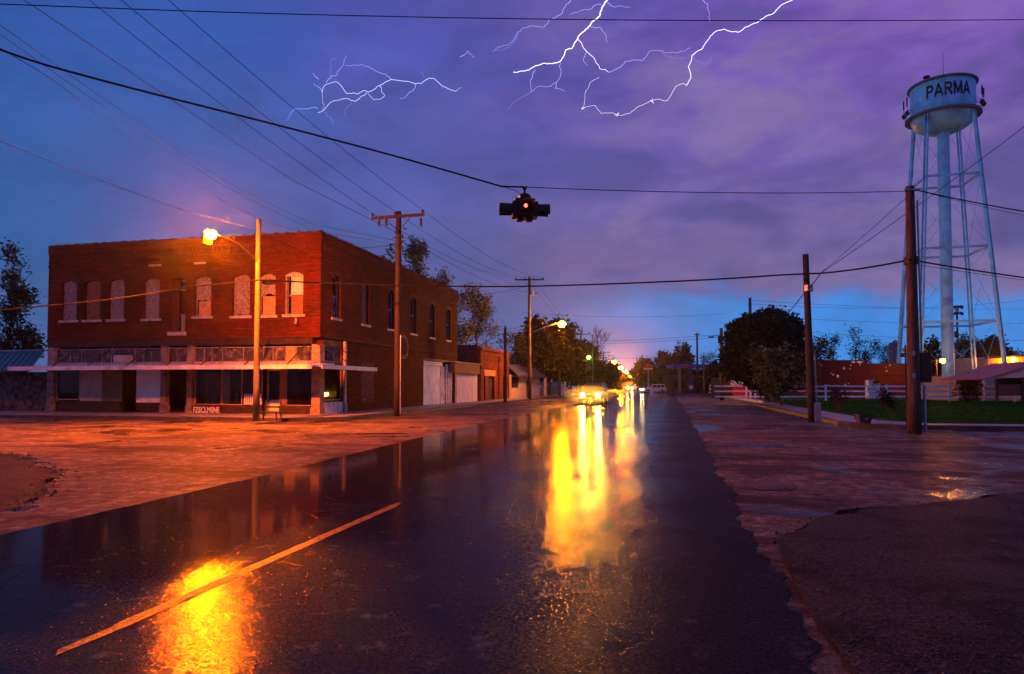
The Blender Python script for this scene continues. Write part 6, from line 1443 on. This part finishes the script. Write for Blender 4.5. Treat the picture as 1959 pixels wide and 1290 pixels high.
# ------------------------------------------------------------------ trees and shrubs
def leaves(P, size, seed, flat=.5, spread=.3, per=1):
    r = np.random.default_rng(seed); P = np.repeat(np.asarray(P), per, 0); n = len(P)
    P = P+r.normal(0, spread, (n,3)); s = size*(.6+.8*r.random(n))
    a = r.normal(0,1,(n,3)); a[:,2] *= flat; a /= np.linalg.norm(a,axis=1)[:,None]+1e-9
    c = r.normal(0,1,(n,3)); b_ = np.cross(a,c); b_ /= np.linalg.norm(b_,axis=1)[:,None]+1e-9
    V = np.stack([P-a*s[:,None]*.6, P+b_*s[:,None]*.32, P+a*s[:,None]*.6, P-b_*s[:,None]*.32],1)
    return V
def tree(name, label, cat, base, Ht, R, seed, bark='bark', lf='leaf', lsize=.22, per=5, style='spread', trunk=.16, depth=3, dense=0, group=None, nl=7, crown0=.25, spread=.35, tw=1.0):
    r = random.Random(seed); base = Vector(base); t = thing(name, label, cat, base, group)
    b = MB(); tips = []
    def branch(p, d, ln, rad, lev):
        k = 4 if lev < 2 else 3; pts = [p]; q = p; dd = d.copy()
        for i in range(k):
            up = .10 if style != 'upright' else .22
            dd = (dd+Vector((r.gauss(0,.16),r.gauss(0,.16),r.gauss(0,.10)+up*(.6 if lev else 0)))).normalized(); q = q+dd*ln/k; pts.append(q)
        rr = [max(rad*(1-.75*i/k), .012*tw) for i in range(k+1)]
        b.tube(pts, rr, 6 if lev == 0 else (5 if lev == 1 else 3))
        if lev >= depth-1: tips.extend([pts[-1], pts[-2], (pts[-1]+pts[-2])/2]); 
        if lev < depth:
            m = nl if lev == 0 else r.randint(3,5)
            for j in range(m):
                f = r.uniform(.35 if lev else crown0/ .9, 1.0); f = min(f,.999); i = int(f*k); pp = pts[i].lerp(pts[i+1], f*k-i)
                az = 2*pi*(j+r.random()*.6)/m; 
                el = {'spread':r.uniform(.25,1.0),'upright':r.uniform(.95,1.3),'round':r.uniform(.1,1.1)}[style]
                h = Vector((cos(az)*cos(el),sin(az)*cos(el),sin(el)))
                nd = (h+dd*.45).normalized() if lev else h
                branch(pp, nd, ln*(r.uniform(.5,.75) if lev else r.uniform(.55,.85)*R/Ht*1.25), rr[i]*.55, lev+1)
    branch(base, Vector((r.gauss(0,.03),r.gauss(0,.03),1)), Ht*(.80 if style != 'round' else .7), trunk, 0)
    # scale skeleton into the wanted envelope
    V = np.array([tuple(v) for v in b.v])-np.array(base); top = V[:,2].max(); hr = np.percentile(np.hypot(V[:,0],V[:,1]), 98)
    sz = Ht/top; kk = np.clip(V[:,2]/(Ht*.3),0,1)[:,None]; sr_ = R/max(hr,.1)
    V[:,:2] *= 1+(sr_-1)*kk; V[:,2] *= sz
    b.v = [tuple(v) for v in V+np.array(base)]
    T = np.array([tuple(p) for p in tips])-np.array(base); kk = np.clip(T[:,2]/(Ht*.3),0,1)[:,None]; T[:,:2] *= 1+(sr_-1)*kk; T[:,2] *= sz; T += np.array(base)
    b.build('trunk', M[bark], t, fix=False)
    L = []
    if per: L.append(leaves(T, lsize, seed, spread=spread, per=per))
    if dense:
        rg = np.random.default_rng(seed+5); nc = dense; u = rg.normal(0,1,(nc,3)); u /= np.linalg.norm(u,axis=1)[:,None]
        lob = 1+(.06 if style == 'round' else .16)*np.sin(u[:,0]*5+seed)+.12*np.sin(u[:,1]*7+seed*2)+.10*np.cos(u[:,2]*6+seed*3)
        rad = (.45+.55*rg.random(nc)**.45)*lob; zc = Ht*(1+crown0)/2; zh = Ht*(1-crown0)/2
        C = np.c_[u[:,0]*R*rad, u[:,1]*R*rad, zc+u[:,2]*zh*rad]+np.array(base)
        C = C[C[:,2] > base.z+.2]
        L.append(leaves(C, lsize*1.15, seed+9, spread=spread*1.0, per=max(per,5)))
    if L:
        V = np.concatenate(L); obj('crown', raw_mesh('crown', V.reshape(-1,3)-np.array(base), np.arange(len(V)*4).reshape(-1,4)), M[lf], t)
    return t
def tr(u, vt, D, uw, **k):             # base on the ground in column u at distance D, top row vt, half width in pixels
    p = at_d(u, 745, D); p.z = 0; h = zat(vt, p); return dict(base=p, Ht=h, R=uw*D/F, **k)
def T(label, a, name='tree', cat='tree', group=None): return tree(name, label, cat, group=group, **a)
T('bare branching tree at the far edge behind the green roof', tr(6,488,60,42,seed=3,per=2,lsize=.18,depth=3,nl=8,trunk=.22,bark='bark'))
T('thinly leaved tree against the brick building behind the green roof', tr(62,482,56,46,tw=1.3,seed=5,lf='leaf',per=5,lsize=.26,trunk=.18,nl=9,style='spread',crown0=.2))
T('dark low tree behind the green roof between its two neighbours', tr(40,585,50,36,seed=6,lf='leafd',per=3,lsize=.22,trunk=.12,nl=9))
T('pale upright tree showing over the brick roof behind the crossarm pole', tr(762,448,82,60,seed=8,style='upright',lf='leafp',dense=260,per=8,lsize=.30,trunk=.22,nl=15,bark='barkg',spread=.3))
T('thinly leaved tree rising just past the rear corner of the brick building', tr(872,520,76,50,tw=1.4,seed=12,lf='leafp',per=4,lsize=.27,trunk=.2,nl=10,bark='bark'))
T('broad sparse tree above the dark shop', tr(930,545,82,66,tw=1.5,seed=14,lf='leafp',per=6,lsize=.27,trunk=.22,nl=11))
T('small sparse tree beside the plain dark pole', tr(985,640,88,36,seed=15,lf='leaf',per=5,lsize=.3,trunk=.16,nl=8))
T('big bushy tree lit orange under the second street lamp', tr(1050,618,100,54,seed=17,lf='leafo',per=6,lsize=.42,trunk=.35,nl=9,dense=2400,crown0=.22,style='spread'))
T('leafy tree lit orange to the right of the second street lamp', tr(1104,655,122,40,seed=18,lf='leafo',per=6,lsize=.45,trunk=.28,nl=9,dense=1500,crown0=.15))
T('bare twiggy tree above the dark car', tr(1092,622,128,26,seed=20,per=0,trunk=.2,nl=12,style='upright',tw=1.8))
T('tall bare tree by the green lamp', tr(1135,622,130,30,seed=21,per=0,trunk=.22,nl=12,style='upright',tw=1.8))
T('leafy tree beyond the green lamp', tr(1150,690,160,34,seed=23,lf='leafo',per=5,lsize=.5,trunk=.3,nl=8,dense=1000,crown0=.1))
T('dim tree under the far street lamps', tr(1182,716,215,24,seed=24,lf='leafo',per=4,lsize=.6,trunk=.3,nl=7,dense=320,crown0=.05))
T('farthest dim tree at the street end', tr(1198,724,300,16,seed=25,lf='leafo',per=4,lsize=.8,trunk=.3,nl=7,dense=260,crown0=.05))
T('round dark tree at the right of the street end', tr(1234,689,165,25,seed=27,lf='leafo',style='round',per=5,lsize=.45,trunk=.3,nl=8,dense=700,crown0=.12))
T('olive leafy tree left of the blue canopy', tr(1274,674,172,22,seed=28,lf='leafo',per=7,lsize=.5,trunk=.25,nl=9,dense=300,crown0=.12))
T('dark evergreen rising behind the blue canopy', tr(1306,661,185,19,seed=29,lf='leafd',style='upright',per=7,lsize=.6,trunk=.3,nl=10,dense=420,crown0=.1))
T('bare spreading tree behind the thin pale pole', tr(1358,672,168,36,seed=31,per=1,lsize=.3,trunk=.25,nl=10,tw=2.0))
T('bushy shrub behind the white lattice boards', tr(1364,704,112,19,seed=32,lf='leafo',style='round',per=6,lsize=.36,trunk=.15,nl=7,dense=220,crown0=.05), name='shrub', cat='shrub')
for k,(u,v,D,w_) in enumerate(((1262,716,150,22),(1300,712,155,24),(1340,710,158,26),(1384,692,128,24))):
    T(('dark hedge bush by the white car','dark bush under the left end of the canopy','dark bush under the right end of the canopy','dark bush right of the lamp arm pole')[k], tr(u,v,D,w_,seed=40+k,lf='leafd',style='round',per=5,lsize=.5,trunk=.2,nl=6,dense=260,crown0=.03), name='shrub', cat='shrub')
T('large round dark evergreen on the right corner', tr(1467,601,60,73,seed=51,lf='leafd',style='round',per=6,lsize=.25,trunk=.3,nl=10,dense=9000,crown0=.13,spread=.16))
T('pale flowering dogwood in front of the round evergreen', tr(1496,668,50,54,seed=53,lf='blossom',style='spread',per=6,lsize=.22,trunk=.12,nl=9,dense=420,crown0=.2,spread=.25))
T('leafy tree behind the slim leaning pole', tr(1560,648,92,36,seed=55,lf='leafo',per=5,lsize=.3,trunk=.2,nl=9,dense=120,crown0=.2))
for k,(u,v,D,w_,p_) in enumerate(((1598,640,112,30,2),(1628,622,108,26,1),(1650,648,115,26,2),(1682,660,125,28,4))):
    T(('bare small tree over the left of the red hall','tall bare tree over the middle of the red hall','thin tree over the right of the red hall','low leafy tree left of the silos')[k], tr(u,v,D,w_,seed=60+k,per=p_,lf='leafd',lsize=.24,trunk=.16,nl=10,tw=1.4))
for k,(u,v,D,w_) in enumerate(((1786,650,122,24),(1848,645,128,30),(1884,652,126,30),(1912,646,124,22),(1935,672,140,26),(1765,690,130,22))):
    T(('dark round tree left of the tower riser','dark tree between the riser and the right rear leg','dark tree behind the outer right tower leg','dark tree above the red roof ridge','low dark tree at the right edge','low dark tree behind the thick corner pole')[k], tr(u,v,D,w_,seed=70+k,lf='leafd',style='round',per=5,lsize=.36,trunk=.2,nl=9,dense=380,crown0=.08,tw=1.3))
# twiggy shrubs on the lawn
for k,(u,vb,vt,w_) in enumerate(((1607,786,737,24),(1712,806,742,26))):
    p = at_z(u,vb,.1); D = p.dot(F0)
    tree('shrub', ('bare twiggy shrub on the lawn behind the stone planter','taller bare twiggy shrub on the lawn left of the thick corner pole')[k], 'shrub', p, zat(vt,p)-.1, w_*D/F, 81+k, lf='leafd', per=2, lsize=.10, trunk=.04, nl=14, style='upright', crown0=.05, spread=.12, depth=2, tw=.7)
for k,u in enumerate((1848,1864)):
    p = at_d(u,745,63); p.z = 0
    tree('shrub', ('spiky shrub before the tan wall','second spiky shrub nearer the white siding')[k], 'shrub', p, zat(725+3*k,p), 12*63/F, 91+k, lf='leafd', per=5, lsize=.2, trunk=.05, nl=9, style='upright', crown0=.05, depth=2)

# ------------------------------------------------------------------ lightning, far behind the town
LD = 1500.0
def jitter_path(pix, seed, amp=.10, it=3):
    r = random.Random(seed); P = [Vector((u,v)) for u,v in pix]
    for k in range(it):
        Q = [P[0]]
        for a, c in zip(P, P[1:]):
            d = c-a; m = (a+c)/2+Vector((-d.y,d.x))*r.uniform(-amp,amp); Q += [m, c]
        P = Q; 
    return P
def bolt(b, pix, w0, w1, seed, amp=.10, it=3):
    P = jitter_path(pix, seed, amp, it); n = len(P)
    b.tube([at_d(p.x, p.y, LD) for p in P], [max(.2,(w0+(w1-w0)*i/(n-1))*.25*LD/F) for i in range(n)], 4)
L1 = thing('lightning_bolt', 'brilliant branching lightning bolt striking down from the top middle of the sky', 'lightning', at_d(1110,80,LD))
b = MB(); bolt(b, [(1172,-40),(1160,2),(1147,31),(1128,50),(1121,56),(1108,68),(1105,73),(1095,92),(1082,96),(1072,117),(1040,121),(1012,134),(982,138)], 5.0, 2.6, 1); b.build('channel', M['bolt'], L1)
b = MB(); bolt(b, [(1105,73),(1112,82),(1124,100),(1140,120),(1148,132),(1158,133),(1164,138)], 2.2, 1.4, 2); b.build('branch', M['bolt'], L1)
for k,pp in enumerate(([(1150,8),(1128,18),(1104,24),(1090,28)],[(1092,0),(1084,8),(1075,26),(1064,33),(1050,38),(1040,54),(1010,52),(990,62),(984,76),(945,98)],[(1072,117),(1074,138),(1064,158),(1040,166),(1016,176)],[(1344,0),(1354,8),(1357,24),(1358,43)],[(1164,138),(1180,132),(1196,118),(1226,116),(1240,100),(1262,97),(1310,98),(1322,92)],[(1122,100),(1116,112),(1124,126)],[(1160,4),(1176,14),(1206,14)],[(1130,52),(1150,54),(1160,68),(1162,80)],[(1064,158),(1062,170),(1080,175)],[(1024,134),(1014,156),(1016,176)])): b = MB(); bolt(b, pp, 1.7, .9, 20+k, .14); b.build('branch', M['bolt2'], L1)
L2 = thing('lightning_bolt', 'yellowish lightning bolt looping along the right from the top edge back to the middle', 'lightning', at_d(1280,150,LD))
b = MB(); bolt(b, [(1530,-12),(1512,2),(1498,8),(1482,24),(1450,43),(1440,46),(1412,62),(1385,56),(1370,60),(1352,80),(1343,94),(1324,106),(1322,118),(1317,128),(1322,148),(1313,164)], 2.6, 2.2, 5, .07); b.build('channel', M['bolt'], L2)
b = MB(); bolt(b, [(1313,164),(1308,160),(1292,166),(1285,180),(1276,193),(1262,190),(1248,192),(1232,200),(1218,206),(1205,217),(1190,221),(1180,220),(1170,216),(1150,217),(1138,202),(1122,204),(1114,210),(1118,200),(1120,176),(1130,158),(1146,148)], 2.1, 1.2, 6, .08); b.build('channel', M['bolt4'], L2)
for pp in ([(1180,223),(1184,216),(1176,221)],[(1244,192),(1250,198),(1248,188)],[(1112,208),(1120,206)]): b = MB(); bolt(b, pp, 3, 1.5, 7); b.build('knot', M['bolt4'], L2)
L3 = thing('lightning_bolt', 'forked cloud lightning crawling across the sky above the brick building', 'lightning', at_d(740,160,LD))
b = MB(); bolt(b, [(872,175),(866,173),(846,165),(830,150),(820,150),(806,160),(792,160),(780,156),(764,154),(748,152),(736,158),(726,164)], 1.8, 2.2, 10, .07); b.build('channel', M['bolt5'], L3)
for k,(pp,w_) in enumerate((([(726,164),(714,172),(704,176),(698,173),(686,180),(676,178),(662,178),(655,168),(645,157),(632,160),(624,161),(616,176)],2.0),([(726,164),(730,176),(736,184),(728,190),(716,191),(704,178)],1.5),([(702,178),(692,184),(680,194),(668,190),(652,190),(636,194),(624,206),(616,213),(608,216)],1.9))): b = MB(); bolt(b, pp, w_, w_*.8, 30+k, .12); b.build('branch', M['bolt5'], L3)
for k,pp in enumerate(([(748,152),(738,142),(722,138),(706,128),(690,124),(660,125)],[(624,158),(634,146),(644,144),(650,132),(658,120),(662,106)],[(616,176),(608,166),(600,160)],[(610,152),(602,146),(598,140)],[(608,208),(596,206),(580,208),(562,210),(554,220)],[(796,160),(790,174),(776,186),(764,189)],[(880,109),(895,98),(908,110)],[(872,175),(884,168)],[(616,176),(620,200),(616,212)])): b = MB(); bolt(b, pp, 1.5, .8, 50+k, .14); b.build('branch', M['bolt2'], L3)
for k,pp in enumerate(([(622,214),(634,228),(638,238)],[(672,196),(660,210),(662,222)],[(554,220),(548,232)],[(806,138),(812,148)],[(642,112),(632,116),(634,150)])): b = MB(); bolt(b, pp, 1.2, .8, 70+k, .14); b.build('filament', M['bolt3'], L3)
for k,pp in enumerate(([(990,62),(984,80),(960,96),(940,100)],[(1326,100),(1330,116),(1350,124),(1362,110)],[(1016,176),(1000,186),(984,196),(972,210)],[(1262,97),(1290,112),(1310,112)])): b = MB(); bolt(b, pp, 1.3, .8, 90+k, .14); b.build('filament', M['bolt3'], L1)

# ------------------------------------------------------------------ rain-laden air
HAZE = 0.00018
if HAZE:
    b = MB(); b.b2((GX0-8,GY0-8,-1.1),(GX1+8,GY1+8,50)); hz = b.build('haze', None, None) if False else None
    me = bpy.data.meshes.new('haze'); me.from_pydata(b.v, [], b.f); m = bpy.data.materials.new('rain_haze'); m.use_nodes = True; nt = m.node_tree; nt.nodes.clear()
    out = nt.nodes.new('ShaderNodeOutputMaterial'); pv = nt.nodes.new('ShaderNodeVolumePrincipled'); pv.inputs['Density'].default_value = HAZE; pv.inputs['Color'].default_value = (.9,.9,.92,1); pv.inputs['Anisotropy'].default_value = .90
    nt.links.new(pv.outputs[0], out.inputs['Volume']); me.materials.append(m)
    o = bpy.data.objects.new('haze', me); col.objects.link(o); tag(o, 'thin rain haze hanging over the whole street', 'haze', kind='stuff')
